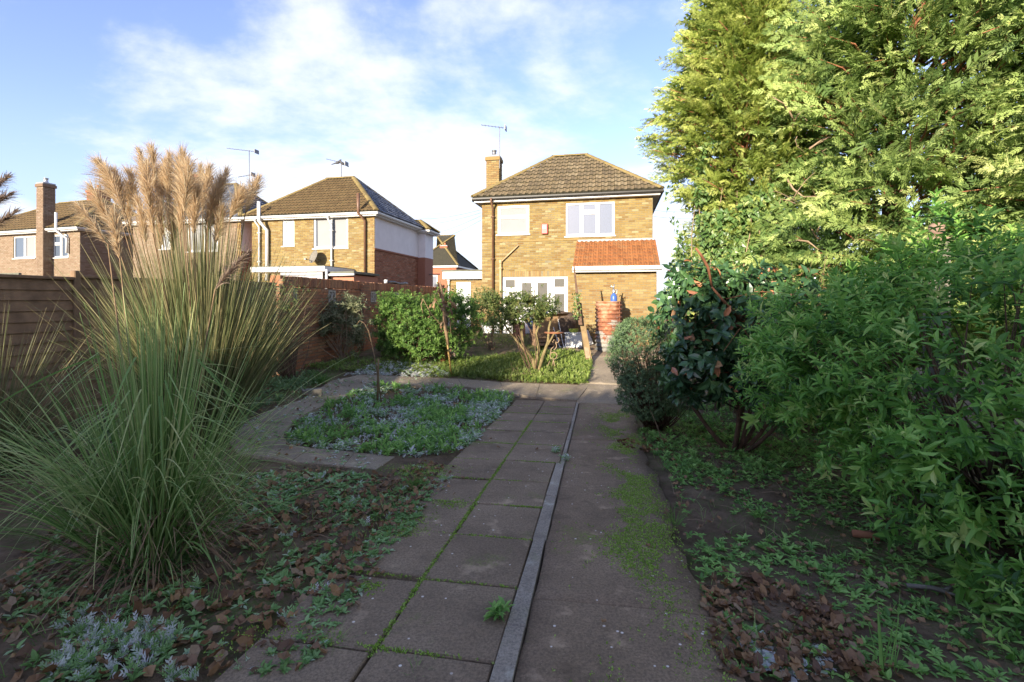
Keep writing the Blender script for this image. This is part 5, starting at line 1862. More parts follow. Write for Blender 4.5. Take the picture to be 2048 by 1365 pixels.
plume(pg, at(160, 410, 3.6) - pg.location, at(216, 490, 3.6) - pg.location, .05, 'plume', 420, .05)
plume(pg, at(492, 502, 3.5) - pg.location, at(430, 580, 3.5) - pg.location, .042, 'plume_d', 420, -.14)
for a, b in (((14, 352), (-40, 400)), ((20, 385), (-40, 425)), ((30, 420), (-30, 470))):
    plume(pg3, at(*a, 3.7) - pg3.location, at(*b, 3.7) - pg3.location, .045, 'plume_d', 240, -.1)
# a few single long arching blades at the left and over the clump
n = 170
B = np.stack([rng.normal(-.1, .12, n), rng.normal(0, .12, n), np.full(n, .1)], 1)
a = rng.uniform(math.pi * .7, math.pi * 2.2, n)
D = np.stack([np.cos(a) * .62, np.sin(a) * .5, np.full(n, .9)], 1)
V, F = ribbons(B, D, rng.uniform(1.5, 2.3, n), rng.uniform(.008, .013, n), rng.uniform(.25, .75, n), 12)
foliage('long_blades', V, F, np.repeat(rng.uniform(.45, 1, n), 12), 'blade', pg)


n = 420
a = rng.uniform(0, 2 * math.pi, n)
B = np.stack([np.cos(a) * rng.uniform(.05, .3, n), np.sin(a) * rng.uniform(.05, .3, n), rng.uniform(0, .35, n)], 1)
D = np.stack([np.cos(a), np.sin(a), rng.uniform(-.1, 1.1, n)], 1) + rng.normal(0, .25, (n, 3))
V, F = ribbons(B, D, rng.uniform(.2, .75, n), rng.uniform(.004, .011, n), rng.uniform(.2, .9, n), 6)
foliage('dead_thatch', V, F, np.repeat(rng.uniform(.1, 1, n), 6), 'twigs', pg)
# broken blades bent over at a sharp angle
n = 150
a = rng.uniform(0, 2 * math.pi, n); h = rng.uniform(.5, 1.4, n)
B = np.stack([np.cos(a) * .22 * h, np.sin(a) * .22 * h, h], 1)
D = np.stack([np.cos(a), np.sin(a), rng.uniform(-1.1, .2, n)], 1)
V, F = ribbons(B, D, rng.uniform(.25, .7, n), rng.uniform(.007, .014, n), rng.uniform(.05, .4, n), 5)
foliage('bent_blades', V, F, np.repeat(rng.uniform(.3, 1, n), 5), 'blade', pg)


# ------------------------------------------------------------------ shrubs round the far bed
def bush(name, label, cat_, base, blobs, n, k, L, wr, mat, bark='bark', tmpl=KITE, r0=.02, ns=12, inner=.7, rough=.30, spread=.95, vr=(.1, .55), zmin=None, tl=(.04, .10), fork=2):
    b = thing(name, label, cat_, base)
    P, D = blob_surface(n, blobs, inner, rough, 2.6, zmin, len(label))
    P = P + D * (rng.uniform(0, 1, (len(P), 1)) < .06) * rng.uniform(.05, .28, (len(P), 1))
    P = P - np.array(base); D = unit(D + UP * .35 + rng.normal(0, .45, D.shape))
    PP, XX, ZZ, SS, TT = twig_leaves(P, D, k, rng.uniform(*tl, len(P)), None, None, spread)
    LL = SS * np.tile(rng.uniform(*L, len(P)), k)
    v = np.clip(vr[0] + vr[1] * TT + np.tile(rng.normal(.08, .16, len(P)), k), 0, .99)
    V, F = inst(*tmpl, PP, XX, ZZ, LL, LL * wr)
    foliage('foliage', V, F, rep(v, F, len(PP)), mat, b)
    tips = P[rng.permutation(len(P))[:ns]] * .92
    stems('stems', (0, 0, -.05), [tuple(t) for t in tips], r0, bark, b, .14, 5, fork)
    return b


p = G(835, 722)
Yb = p.y
def blobat(px, py, Y, rx, ry, rz):
    q = at(px, py, Y)
    return ((q.x, q.y, q.z), (rx * Y / 950, ry, rz * Y / 950))
bush('leafy_bush', 'broad bright green leafy bush in front of the red brick wall', 'bush', p, [blobat(815, 640, Yb, 62, .7, 48), blobat(890, 645, Yb + .3, 78, .8, 58), blobat(840, 680, Yb - .2, 60, .6, 36), blobat(790, 610, Yb, 36, .5, 24), blobat(905, 612, Yb + .2, 46, .6, 26), blobat(780, 682, Yb - .3, 28, .4, 30)],
     3600, 8, (.06, .10), .42, 'bush', r0=.025, ns=40, zmin=p.z + .02)
p = G(690, 722)
bush('grey_green_bush', 'thin grey-green bush with pale upright stems and faded flower spikes by the wall', 'bush', p, [blobat(672, 632, p.y, 56, .5, 40), blobat(700, 610, p.y, 30, .4, 26), blobat(640, 650, p.y, 34, .4, 26), blobat(712, 662, p.y, 26, .35, 40)],
     620, 7, (.07, .12), .28, 'budd', 'barkp', LEAF, .014, 34, .25, .35, tl=(.06, .14), fork=1)
p = Vector((-4.35, 9.35, float(gz(-4.35, 9.35))))
bush('twiggy_shrub', 'dark half-bare twiggy shrub at the near end of the red brick wall', 'bush', p, [blobat(530, 640, p.y, 50, .6, 60), blobat(575, 600, p.y + .2, 34, .4, 40), blobat(500, 600, p.y, 40, .5, 50)],
     520, 6, (.04, .08), .35, 'rose', 'bark', KITE, .013, 60, .3, .3, fork=2)
# rose-like shrub with a twisted trunk
p = G(1068, 748)
Yr = p.y
rs = bush('twisted_shrub', 'small gnarled shrub with flat leafy crown and lichened twisted trunks in the sunny bed', 'bush', p, [blobat(1050, 622, Yr, 50, .5, 32), blobat(1005, 628, Yr, 34, .4, 34), blobat(1090, 612, Yr, 32, .4, 26), blobat(985, 600, Yr, 22, .35, 22), blobat(1040, 598, Yr, 34, .4, 18)],
          1500, 7, (.045, .075), .5, 'rose', 'bark', KITE, .014, 6, .45, .2, fork=2)
mb = MB()
def pt(px, py, dy=0.): return at(px, py, Yr + dy) - p
for pts, r in (([(1072, 752), (1066, 720), (1046, 690), (1042, 655), (1030, 625)], .055), ([(1074, 750), (1086, 712), (1096, 684), (1098, 655), (1108, 620)], .048), ([(1070, 735), (1078, 700), (1072, 668), (1082, 640), (1100, 600)], .042),
               ([(1064, 716), (1040, 690), (1022, 668), (1008, 648)], .035), ([(1096, 690), (1108, 668), (1120, 662)], .025)):
    mb.tube([pt(*q, .05 * i) for i, q in enumerate(pts)], [r * (1 - .13 * i) for i in range(len(pts))], 8)
mb.build('trunk', 'lichen', rs, True)
# a pinkish-leaved plant behind it and shrub leaves to the left of the pipes
p = G(985, 700)
bush('small_shrub', 'thin reddish-green shrub before the brown drainpipe of the yellow house', 'bush', p, [blobat(968, 600, p.y, 26, .35, 24), blobat(985, 640, p.y, 20, .3, 28), blobat(955, 630, p.y, 16, .3, 30)], 420, 6, (.06, .09), .45, 'rose', 'barkp', KITE, .012, 14, .3, .25)


def stalk(name, label, pts, r, mat, extra=None, group=None):
    b = thing(name, label, 'plant', pts[0], 0, group)
    q = [Vector(x) - Vector(pts[0]) for x in pts]
    MB().tube(q, [r * (1 - .5 * i / len(q)) for i in range(len(q))], 6).build('stem', mat, b, True)
    return b


# dead sunflower tied to a cane
p = G(903, 752)
Y = p.y
ds = thing('dead_sunflower', 'tall withered plant tied to a yellow bamboo cane before the green bush', 'plant', p)
loc = lambda px, py, dy=0.: at(px, py, Y + dy) - p
MB().tube([loc(903, 752), loc(897, 705), loc(893, 675)], .022, 7).build('cane', 'cane', ds, True)
mb = MB().tube([loc(896, 690), loc(890, 650), loc(888, 610), loc(883, 582), loc(879, 560)], [.035, .05, .04, .03, .012], 7)
for a, b, c in (((889, 640), (905, 615), (899, 590)), ((888, 620), (872, 605), (868, 588)), ((884, 600), (894, 578), (890, 552)), ((886, 655), (862, 628), (846, 598)), ((846, 598), (842, 610), (846, 628)), ((888, 625), (900, 640), (902, 668)), ((880, 575), (874, 590), (878, 606))):
    mb.tube([loc(*a), loc(*b, -.05), loc(*c, -.08)], [.016, .012, .006], 5)
mb.build('stem', 'dead', ds, True)
n = 46
q = [random.choice([(890, 640), (886, 610), (900, 600), (872, 596), (895, 660), (862, 625), (882, 585), (905, 700)]) for _ in range(n)]
P = np.array([loc(a + random.gauss(0, 5), b + random.gauss(0, 10), random.gauss(0, .06)) for a, b in q])
V, F = inst(*DEADL, P, rdirs(n) - UP * .9, rdirs(n), rng.uniform(.10, .20, n), rng.uniform(.05, .10, n))
foliage('dead_leaves', V, F, rep(rng.uniform(.2, 1, n), F, n), 'litter', ds)
# bowed dead stem on the bed
p = G(764, 808)
Y = p.y
st = thing('dead_flower', 'thin bowed dead flower stem with drooping head and stub stake on the weedy bed', 'plant', p)
MB().tube([loc(763, 806), loc(758, 770), loc(752, 730), loc(744, 690), loc(737, 662), loc(728, 646), loc(719, 642), loc(713, 650)], [.014, .013, .012, .011, .010, .009, .007, .005], 6).build('stem', 'dead', st, True)
MB().lathe([(.005, 0), (.05, .02), (.06, .045), (.03, .06), (.0, .062)], tuple(loc(713, 656)), 10).build('seed_head', 'budd', st, True)
MB().tube([loc(755, 800), loc(756, 755), loc(757, 718)], [.024, .022, .02], 6).build('stake', 'post', st, True)

# ------------------------------------------------------------------ things by the house
p = G(1217, 702)
rb = thing('rusty_drum', 'rusty corrugated iron drum standing on the path beside the extension wall', 'drum', p)
rr_ = 25.5 * p.y / 950; hh_ = 99 * p.y / 950
prof = [(rr_ * .97, 0)]
nr = 12
for i in range(nr * 6 + 1):
    prof.append((rr_ + .024 * math.sin(i / 6 * 2 * math.pi), .02 + (hh_ - .04) * i / (nr * 6)))
prof += [(rr_ * 1.02, hh_), (rr_ * .96, hh_), (rr_ * .95, hh_ - .5)]
MB().lathe(prof, (0, 0, 0), 28, False).build('corrugated_body', 'rust', rb, True)
MB().lathe([(rr_ * .94, hh_ - .10), (.0, hh_ - .09)], (0, 0, 0), 28, False).build('lid', 'rust', rb)
MB().tube([(rr_ * .7, -rr_ * .72, .02), (rr_ * .7, -rr_ * .72, hh_ - .02)], .012, 5).build('seam', 'rust', rb)
fg = thing('blue_sprayer', 'small blue and silver sprayer bottle standing on top of the rusty drum', 'sprayer', p + Vector((.16, 0, hh_ - .09)))
MB().lathe([(.09, 0), (.10, .02), (.10, .22), (.085, .27), (.05, .31), (.035, .36)], (0, 0, 0), 14).build('bottle', 'blue', fg, True)
MB().lathe([(.05, .33), (.055, .36), (.05, .42), (.03, .45)], (0, 0, 0), 12).tube([(.0, 0, .42), (-.02, -.03, .50), (-.09, -.04, .55), (-.11, -.03, .50)], .016, 6).tube([(.03, 0, .40), (.10, 0, .47), (.09, 0, .33), (.05, 0, .30)], .012, 6).tube([(-.02, 0, .45), (.02, 0, .60)], [.03, .012], 6).build('spray_head', 'metal', fg, True)
# leaning post
p = G(1184, 728)
Y = p.y
lp = thing('leaning_post', 'tall dark plank post leaning left beside the path with a pale lower half', 'post', p)
def plank(px0, py0, px1, py1, w0, w1, mat, name, th=.05):
    a, b = at(px0, py0, Y) - p, at(px1, py1, Y + .25) - p
    s = Vector((1, 0, 0)); t = Vector((0, 1, 0))
    V = []
    for q, w in ((a, w0), (b, w1)):
        for u_, v_ in ((-1, -1), (1, -1), (1, 1), (-1, 1)): V.append(q + s * u_ * w / 2 + t * v_ * th / 2)
    m = MB(); m.add(V, [(0, 1, 5, 4), (1, 2, 6, 5), (2, 3, 7, 6), (3, 0, 4, 7), (3, 2, 1, 0), (4, 5, 6, 7)])
    return m.build(name, mat, lp)
plank(1179, 728, 1158, 606, .17, .13, 'post', 'post')
plank(1161, 650, 1148, 532, .10, .035, 'bark', 'upper_plank', .03)
plank(1176, 716, 1165, 655, .12, .10, 'barkp', 'cleat', .09)
n = 120
P = np.array([at(1152 + random.gauss(0, 5), random.uniform(588, 640), Y - .08) - p for _ in range(n)])
V, F = inst(*IVYL, P, rdirs(n), rdirs(n) - np.array([0, 1, 0]), rng.uniform(.04, .07, n))
foliage('creeper_leaves', V, F, rep(rng.uniform(0, .8, n), F, n), 'ivy', lp)

Yp = 14.6
def grd(px, Y): 
    x_ = (px - CX) / FPX * Y
    return Vector((x_, Y, float(gz(x_, Y)) + .03))
q = grd(1148, Yp)
b = thing('white_box', 'white plastic box standing on the patio behind the leaning post', 'box', q, -.25)
MB().cbox(-.26, .26, -.18, .18, 0, .42, .02).build('body', 'white', b); MB().cbox(-.28, .28, -.2, .2, .42, .46, .012).build('lid', 'whitep', b)
MB().box(-.22, -.20, -.19, -.18, .03, .40).box(-.12, -.10, -.19, -.18, .03, .40).build('rib', 'greyp', b)
lg = MB().lathe([(.10, 0), (.13, .02), (.15, .10), (.16, .11)], (0, 0, 0), 12).build('lime_bowl', 'lime', None, True)
lg.location = q + Vector((-.02, -.05, .46)); tag(lg, 'lime green plastic bowl on the lid of the white box', 'bowl')
q = grd(1098, Yp + .3)
b = thing('cardboard_box', 'brown cardboard box with a folded flap behind the gnarled shrub', 'box', q, .35)
MB().cbox(-.45, .45, -.25, .25, .36, .92, .01).build('body', 'card', b)
MB().add([(-.45, -.25, .92), (.45, -.25, .92), (.5, -.5, 1.02), (-.4, -.5, 1.0)], [(0, 1, 2, 3)]).build('flap', 'card', b)
b2 = thing('wooden_crate', 'low dark slatted crate under the cardboard box', 'crate', q, .35)
mb = MB()
for k in range(3): mb.cbox(-.5, .5, -.3, -.27, .03 + .11 * k, .11 + .11 * k, .004).cbox(-.5, .5, .27, .3, .03 + .11 * k, .11 + .11 * k, .004)
mb.cbox(-.5, .5, -.27, .27, .33, .355, .004)
for sx in (-.48, .44): mb.box(sx, sx + .04, -.26, .26, 0, .33)
mb.build('slats', 'wood', b2)['kind'] = 'stuff'
q = grd(1122, Yp + .5)
b = thing('covered_barbecue', 'barbecue under a crumpled dark brown cover by the house doors', 'barbecue', q, 0)
bm_prof = [(.30, .25), (.36, .5), (.40, .75), (.38, .88), (.27, .98), (.10, 1.04), (.0, 1.05)]
o = MB().lathe(bm_prof, (0, 0, 0), 22, False).build('cover', 'cover', b, True)
for vtx in o.data.vertices:
    f_ = 1 + .16 * mnoise.noise(vtx.co * 5) + .05 * math.sin(math.atan2(vtx.co.y, vtx.co.x) * 9)
    vtx.co.x *= f_ * 1.25; vtx.co.y *= f_; vtx.co.z += .05 * mnoise.noise(vtx.co * 4)
for sx, sy in ((-.25, -.2), (.25, -.2), (0, .25)): MB().tube([(sx * .6, sy * .6, .5), (sx, sy, 0)], .015, 6).build('leg', 'steel', b)
for i, (dx, ht) in enumerate(((-.35, 1.15), (-.22, 1.22))):
    q2 = grd(1120, Yp - .1)
    o = MB().tube([(0, 0, 0), (dx * 1.0, .35, ht)], .016, 6).tube([(0, 0, -.0), (.02, -.02, .04)], .03, 6).build('white_pole', 'white', None)
    o.location = q2 + Vector((.12 * i, 0, 0)); tag(o, ('thin white pole leaning left against the covered barbecue, the shorter', 'thin white pole leaning left against the covered barbecue, the longer')[i], 'pole', 'white poles by the barbecue')
q = grd(1080, Yp + 1.4)
b = thing('navy_bag', 'dark blue plastic sack lying behind the cardboard box', 'sack', q, 0)
o = MB().lathe([(.20, .3), (.32, .4), (.36, .65), (.30, .9), (.15, 1.0), (.05, 1.08), (.0, 1.09)], (0, 0, 0), 16, False).build('sack', 'navy', b, True)
for vtx in o.data.vertices: vtx.co.x *= 1.3 + .3 * mnoise.noise(vtx.co * 4)
MB().cbox(-.35, .35, -.25, .25, .0, .32, .02).build('pallet', 'wood', b)
q = grd(1038, Yp + 2.0)
b = thing('brick_stack', 'stack of red bricks beside the white garden doors', 'bricks', q, -TH)
for r_ in range(7):
    for c_ in range(2):
        o = link('brick', unitb, b)
        o.matrix_local = Matrix.Translation((-.22 + c_ * .225 + random.uniform(-.01, .01), random.uniform(-.02, .02), r_ * .068)) @ Matrix.Diagonal((.21, .105, .065, 1))
q = grd(1178, 14.9)
b = thing('white_trough', 'white plastic trough propped on its end beside the rusty drum', 'trough', q, .1)
MB().add([(-.16, 0, .42), (-.05, -.04, .50), (.14, -.02, .06), (.04, .02, 0), (-.13, .12, .40), (-.03, .1, .46), (.15, .12, .07), (.07, .14, .02)], [(0, 1, 2, 3), (4, 7, 6, 5), (0, 4, 5, 1), (1, 5, 6, 2), (2, 6, 7, 3), (3, 7, 4, 0)]).build('trough', 'white', b)
q = grd(1176, 15.05)
b = thing('dark_pot', 'small dark plastic flower pot at the foot of the extension wall', 'pot', q)
MB().lathe([(.10, 0), (.13, .20), (.15, .20), (.15, .25), (.13, .25), (.12, .1)], (0, 0, 0), 14).build('pot', 'blackpl', b, True)
# iron scroll stand
p = G(1112, 742)
Y = p.y
sc = thing('iron_scroll_stand', 'pale curled iron plant stand with scroll legs in the sunny bed', 'stand', p)
loc = lambda px, py, dy=0.: at(px, py, Y + dy) - p
def curl(cx, cy, r, a0, a1, n=14, grow=0.):
    return [loc(cx + (r + grow * i / n) * math.cos(a0 + (a1 - a0) * i / n), cy + (r + grow * i / n) * math.sin(a0 + (a1 - a0) * i / n)) for i in range(n + 1)]
MB().tube(curl(1107, 712, 7, -2.4, 3.2) + curl(1100, 690, 8, 1.2, -2.6), .011, 6).tube(curl(1112, 681, 4, 3.6, -1.5, grow=3) + curl(1104, 692, 9, -.6, 1.2), .011, 6).tube([loc(1107, 720), loc(1104, 733), loc(1101, 742)], .011, 6).tube([loc(1107, 720), loc(1109, 732), loc(1110, 743)], .011, 6).tube([loc(1100, 722), loc(1092, 738)], .009, 6).build('scrolls', 'barkp', sc, True)
MB().lathe([(.0, 0), (.23, .01), (.25, .03), (.25, .045), (.0, .05)], tuple(loc(1108, 668)), 18).build('top', 'barkr', sc, True)
p = G(884, 722)
b = thing('terracotta_pot', 'small terracotta pot standing under the broad green bush', 'pot', p)
MB().lathe([(.11, 0), (.15, .2), (.17, .2), (.17, .26), (.145, .26), (.13, .12)], (0, 0, 0), 16).build('pot', 'terracotta', b, True)
p = G(624, 792)
b = thing('stone_block', 'dark squared stone block lying at the bend of the curved path', 'stone', p, .5)
MB().cbox(-.16, .16, -.09, .09, -.02, .12, .012).build('block', 'stoneg', b)
p = G(1325, 885)
b = thing('thin_stick', 'thin pale stick stuck upright beside the rounded shrub', 'stick', p)
MB().tube([(0, 0, 0), (-.06, .02, .2), (-.15, .04, .42)], [.006, .005, .003], 5).build('stick', 'barkp', b)
p = G(1735, 1080)
b = thing('short_log', 'short brown cut log lying on the soil in front of the big shrub', 'log', p, -.45)
MB().tube([(-.09, 0, .03), (.0, .005, .032), (.07, 0, .03)], [.026, .027, .025], 10).build('bark_log', 'barkr', b, True)
p = G(1865, 1190)
b = thing('grey_bone_stick', 'pale grey forked piece of dead wood on the soil under the big shrub', 'stick', p, -.35)
MB().tube([(-.12, 0, .03), (0, .01, .035), (.07, 0, .03)], [.012, .013, .016], 7).tube([(.05, 0, .03), (.10, .03, .05)], [.012, .008], 6).tube([(.05, 0, .03), (.10, -.02, .03)], [.012, .007], 6).build('wood', 'stoneg', b, True)

# ------------------------------------------------------------------ ground cover
def poly(*px): return [(G(a, b).x, G(a, b).y) for a, b in px]


def cover(name, parts, mat, label=None):
    V, F, v = cat(parts)
    o = npo(name, V, F, mat, None, v)
    tag(o, label, None, None, 'stuff')
    return o


bed = poly((744, 771), (866, 776), (1000, 786), (1028, 797), (985, 850), (958, 880), (920, 908), (800, 922), (710, 907), (590, 893), (572, 880), (592, 850), (640, 822), (700, 792))
leftbed = poly((430, 940), (580, 935), (690, 945), (760, 955), (850, 925), (905, 950), (870, 1010), (790, 1080), (700, 1150), (620, 1230), (560, 1300), (500, 1364), (0, 1364), (0, 1180), (150, 1000))
leftback = poly((150, 880), (300, 800), (450, 770), (600, 745), (660, 758), (600, 800), (520, 825), (470, 855), (440, 900), (300, 960))
farbed = poly((665, 745), (800, 752), (915, 756), (1000, 764), (1080, 767), (1172, 770), (1182, 735), (1178, 712), (1120, 705), (1060, 705), (1000, 712), (930, 716), (800, 722), (700, 722), (610, 735))
sunbed = poly((905, 752), (1000, 763), (1080, 766), (1174, 769), (1186, 735), (1180, 712), (1130, 706), (1060, 712), (985, 722), (930, 735))
rightbed = poly((1330, 900), (1400, 850), (1500, 830), (1640, 850), (1750, 960), (1900, 1100), (2047, 1250), (2047, 1364), (1460, 1364), (1430, 1280), (1390, 1150), (1345, 980))
rightmid = poly((1270, 870), (1400, 800), (1560, 780), (1660, 860), (1560, 960), (1340, 960))
lawn = [(-1.9, 14.8), (.95, 14.3), (1.9, 15.1), (2.3, 16.6), (-1.0, 17.4), (-2.4, 17.5), (-2.6, 16.2)]
# island bed: frosted clumps, green clumps and bare patches
P = scatter(bed, 950, .52, 1.5, 2.)
V, F, v = rosettes(P, 8, .085, .030, (.1, 1.0), lift=.05)
vv = np.clip(v * .55 + .52 * (rng.uniform(0, 1, len(v)) ** 1.1), 0, 1)
P2 = scatter(bed, 1300, .45, 1.9, 31.)
V2, F2, v2 = rosettes(P2, 7, .036, .020, (.2, 1.2), KITE3, .04)
cover('frosty_weeds', [(V, F, vv), (V2, F2, np.clip(v2 * .6 + .45, 0, 1))], 'frost', 'frosted silvery green weeds covering the island bed')
P = scatter(bed, 700, .60, 1.3, 44.)
V, F, v = rosettes(P, 8, .07, .024, (.3, 1.3), lift=.09)
n = 150
Pc = scatter(bed, n, .5, 1.3, 44.); kk = 6
Q = np.repeat(Pc, kk, 0); a = rng.uniform(0, 6.28, n * kk)
V3, F3 = inst(*LEAF, Q + UP * rng.uniform(0, .1, (n * kk, 1)), np.stack([np.cos(a), np.sin(a), rng.uniform(.5, 2, n * kk)], 1), rdirs(n * kk), rng.uniform(.06, .14, n * kk), .025)
cover('green_bed_weeds', [(V, F, v), (V3, F3, rep(rng.uniform(.2, 1, n * kk), F3, n * kk))], 'weed', 'fresh green weed clumps among the frost in the island bed')
P = np.concatenate([scatter(poly((455, 850), (540, 822), (610, 800), (660, 768), (680, 790), (610, 828), (560, 880), (600, 898), (700, 912), (760, 925), (740, 945), (580, 930), (470, 905)), 170), scatter(poly((660, 765), (720, 752), (842, 757), (915, 762), (900, 775), (770, 772), (690, 790)), 120)])
P[:, 2] += .03
V, F, v = rosettes(P, 5, .035, .016, (.1, .8))
cover('path_weeds', [(V, F, np.clip(v * .7 + .2, 0, 1))], 'frost', 'sparse tiny frosted weeds creeping over the curved path')
# weeds on the near left
P = scatter(leftbed, 900, .40, 1.3, 5.)
V, F, v = rosettes(P, 7, .05, .020, (.2, 1.0))
P2 = scatter(poly((430, 945), (700, 950), (760, 960), (700, 1060), (560, 1060), (440, 1020)), 420, .3, 2., 8.)
V2, F2, v2 = rosettes(P2, 7, .055, .022, (.2, 1.0))
cover('left_weeds', [(V, F, v * .62), (V2, F2, np.clip(v2 * .6 + .08, 0, 1))], 'frost', 'scattered low weeds among the fallen leaves at left')
P = scatter(poly((560, 1300), (640, 1190), (720, 1100), (790, 1030), (850, 960), (880, 965), (830, 1060), (760, 1150), (690, 1240), (640, 1330), (600, 1364), (500, 1364)), 330, .35, 2.2, 14.)
P[:, 2] += .03
V, F, v = rosettes(P, 6, .035, .015, (.1, .9))
cover('edge_weeds', [(V, F, v * .62)], 'frost', 'small weeds creeping from the bed onto the left paving edge')
# ferny frosted sprigs
P = scatter(poly((150, 1230), (330, 1250), (420, 1365), (100, 1365)), 60, .2, 3.)
P3 = scatter(leftbed, 70, .5, 1.7, 12.)
P = np.concatenate([P, P3])
n = len(P); k = 10
Q = np.repeat(P, k, 0); a = rng.uniform(0, 6.28, n * k)
X = np.stack([np.cos(a), np.sin(a), rng.uniform(.3, 1.6, n * k)], 1)
V, F = inst(*FROND, Q, X, rdirs(n * k), rng.uniform(.04, .085, n * k))
cover('feathery_weeds', [(V, F, rep(rng.uniform(.25, .85, n * k), F, n * k))], 'frost', 'feathery pale frosted sprigs among the dead leaves')
# sunny bed: lush low green
P = scatter(sunbed, 2300)
V, F, v = rosettes(P, 7, .075, .038, (.5, 1.45), KITE3, .11)
P2 = scatter(farbed, 1700, .2, 1.2, 3.)
V2, F2, v2 = rosettes(P2, 6, .075, .032, (.15, 1.0), KITE3, .06)
cover('lush_weeds', [(V, F, v), (V2, F2, v2 * .75)], 'weed_l', 'lush low green weeds in the bed beside the far path')
P = scatter(poly((690, 752), (760, 728), (860, 728), (900, 752), (820, 756)), 520)
V, F, v = rosettes(P, 6, .06, .026, (.1, .8), lift=.05)
cover('frosty_patch', [(V, F, np.clip(v * .5 + .5, 0, 1))], 'frost', 'white frosted weeds in the shade beyond the curved path')
# back left
P = scatter(leftback, 900, .3, 1.2, 9.)
V, F, v = rosettes(P, 6, .09, .030, (.2, 1.1), KITE3, .1)
cover('shaded_weeds', [(V, F, v)], 'weed_d', 'dull weeds in the shade at the foot of the fence')
# right bed
P = scatter(rightbed, 2900, .22, 1.5, 15.)
V, F, v = rosettes(P, 6, .042, .018, (.15, 1.0))
P2 = scatter(rightmid, 1100, .25, 1.4, 18.)
V2, F2, v2 = rosettes(P2, 7, .062, .026, (.2, 1.0), KITE3, .05)
cover('right_weeds', [(V, F, v), (V2, F2, v2)], 'weed', 'small green weeds scattered over the dark soil at right')
P = scatter(poly((1480, 1270), (1600, 1250), (1680, 1320), (1640, 1364), (1500, 1364)), 90)
V, F, v = rosettes(P, 6, .035, .03, (.1, .6))
cover('silvery_weeds', [(V, F, np.clip(v * .4 + .55, 0, 1))], 'frost', 'silvery grey-green weeds between dead leaves at bottom right')

# moss on the concrete and in the joints
Pm = []
m = 60000
s_ = rng.uniform(-.6, 9.2, m); q_ = rng.uniform(.04, .95, m)
f = np.array([mnoise.fractal((a * 1.3, b * 2.0, 4.), .7, 2.1, 6) for a, b in zip(s_, q_)])
bell = np.exp(-((q_ - .66) / .19) ** 2) * np.interp(s_, [-.6, .3, 2.3, 2.8, 3.6, 4.6, 6.2, 7, 8.5, 9.2], [.5, .7, .55, .35, 1.15, .75, 1.1, .6, .6, 0])
pr = np.clip(f * 2.6 + .40, 0, 1.5) * bell + .02 * np.clip(f + .2, 0, 1)
ok = rng.uniform(0, 1, m) < pr * 1.15
s_, q_ = s_[ok], q_[ok]
Pm.append(np.stack([PO[0] + PD[0] * s_ + PQ[0] * q_, PO[1] + PD[1] * s_ + PQ[1] * q_], 1))
for i in range(4, len(sj) - 1):
    m = 300
    qs = rng.uniform(-1.25, -.1, m)
    f = np.array([mnoise.noise((x * 2.2, i * 7.1, 0)) for x in qs])
    qs = qs[f + rng.uniform(-.3, .3, m) > -.05]
    if i > 5 or i == 4 or i == 5: Pm.append(np.array([pw(sj[i] + random.gauss(0, .007), x) for x in qs]).reshape(-1, 2))
ss = rng.uniform(2.1, 7.6, 1500)
f = np.array([mnoise.noise((x * 1.7, 3.3, 0)) for x in ss])
ss = ss[f + rng.uniform(-.4, .4, 1500) > -.25]
Pm.append(np.array([pw(x, -.678 + random.gauss(0, .008)) for x in ss]))
for (px, py, r, m) in ((850, 945, .20, 700), (800, 1075, .08, 260), (810, 1050, .12, 160), (735, 1182, .05, 120), (905, 1015, .10, 160), (640, 800, .30, 500), (560, 1290, .15, 200)):
    c = G(px, py)
    Pm.append(np.stack([c.x + rng.normal(0, r, m), c.y + rng.normal(0, r * .6, m)], 1))
Pm = np.concatenate(Pm); n = len(Pm)
P = np.concatenate([Pm, (gz(Pm[:, 0], Pm[:, 1]) + .026)[:, None]], 1)
Q = np.repeat(P, 3, 0) + rng.normal(0, .005, (n * 3, 3)) * np.array([1, 1, .2]); n *= 3
V, F = inst(*KITE, Q, rdirs(n) * np.array([1, 1, .5]) + UP * .7, rdirs(n), rng.uniform(.006, .015, n), rng.uniform(.005, .010, n))
cover('moss', [(V, F, rep(rng.uniform(0, 1, n), F, n))], 'moss', 'bright green moss in the paving joints and on the concrete')

# grass
def grass(name, P, L, w, mat, label, per=1, lean=.45, dr=(.1, .5), seg=3):
    n = len(P) * per
    Q = np.repeat(P, per, 0) + np.concatenate([rng.normal(0, .02, (n, 2)), np.zeros((n, 1))], 1) * (1 if per > 1 else 0)
    D = np.concatenate([rng.normal(0, lean, (n, 2)), np.ones((n, 1))], 1)
    V, F = ribbons(Q, D, rng.uniform(*L, n), rng.uniform(*w, n), rng.uniform(*dr, n), seg)
    o = npo(name, V, F, mat, None, np.repeat(rng.uniform(0, 1, n), seg))
    tag(o, label, None, None, 'stuff')


grass('lawn_grass', scatter(lawn, 9000), (.04, .09), (.006, .012), 'lawn', 'short bright sunlit lawn before the yellow house', 1, seg=2)
grass('rough_grass', np.concatenate([scatter(farbed, 4500, .25, 1.1, 6.), scatter(sunbed, 1500, .3, 1.5, 1.)]), (.08, .30), (.005, .010), 'grass', 'rough green grass in the far bed')
grass('bed_grass', np.concatenate([scatter(bed, 1400, .45, 1.5, 7.), scatter(leftbed, 1500, .5, 1.2, 21.), scatter(leftback, 1500, .3, 1., 2.)]), (.05, .16), (.003, .006), 'grass', 'thin grass blades among the weeds', 1)
grass('right_grass', np.concatenate([scatter(rightbed, 800, .45, 1.2, 25.), scatter(rightmid, 2200, .3, 1., 22.)]), (.05, .16), (.003, .006), 'grass', 'thin grass among the soil and weeds at right')


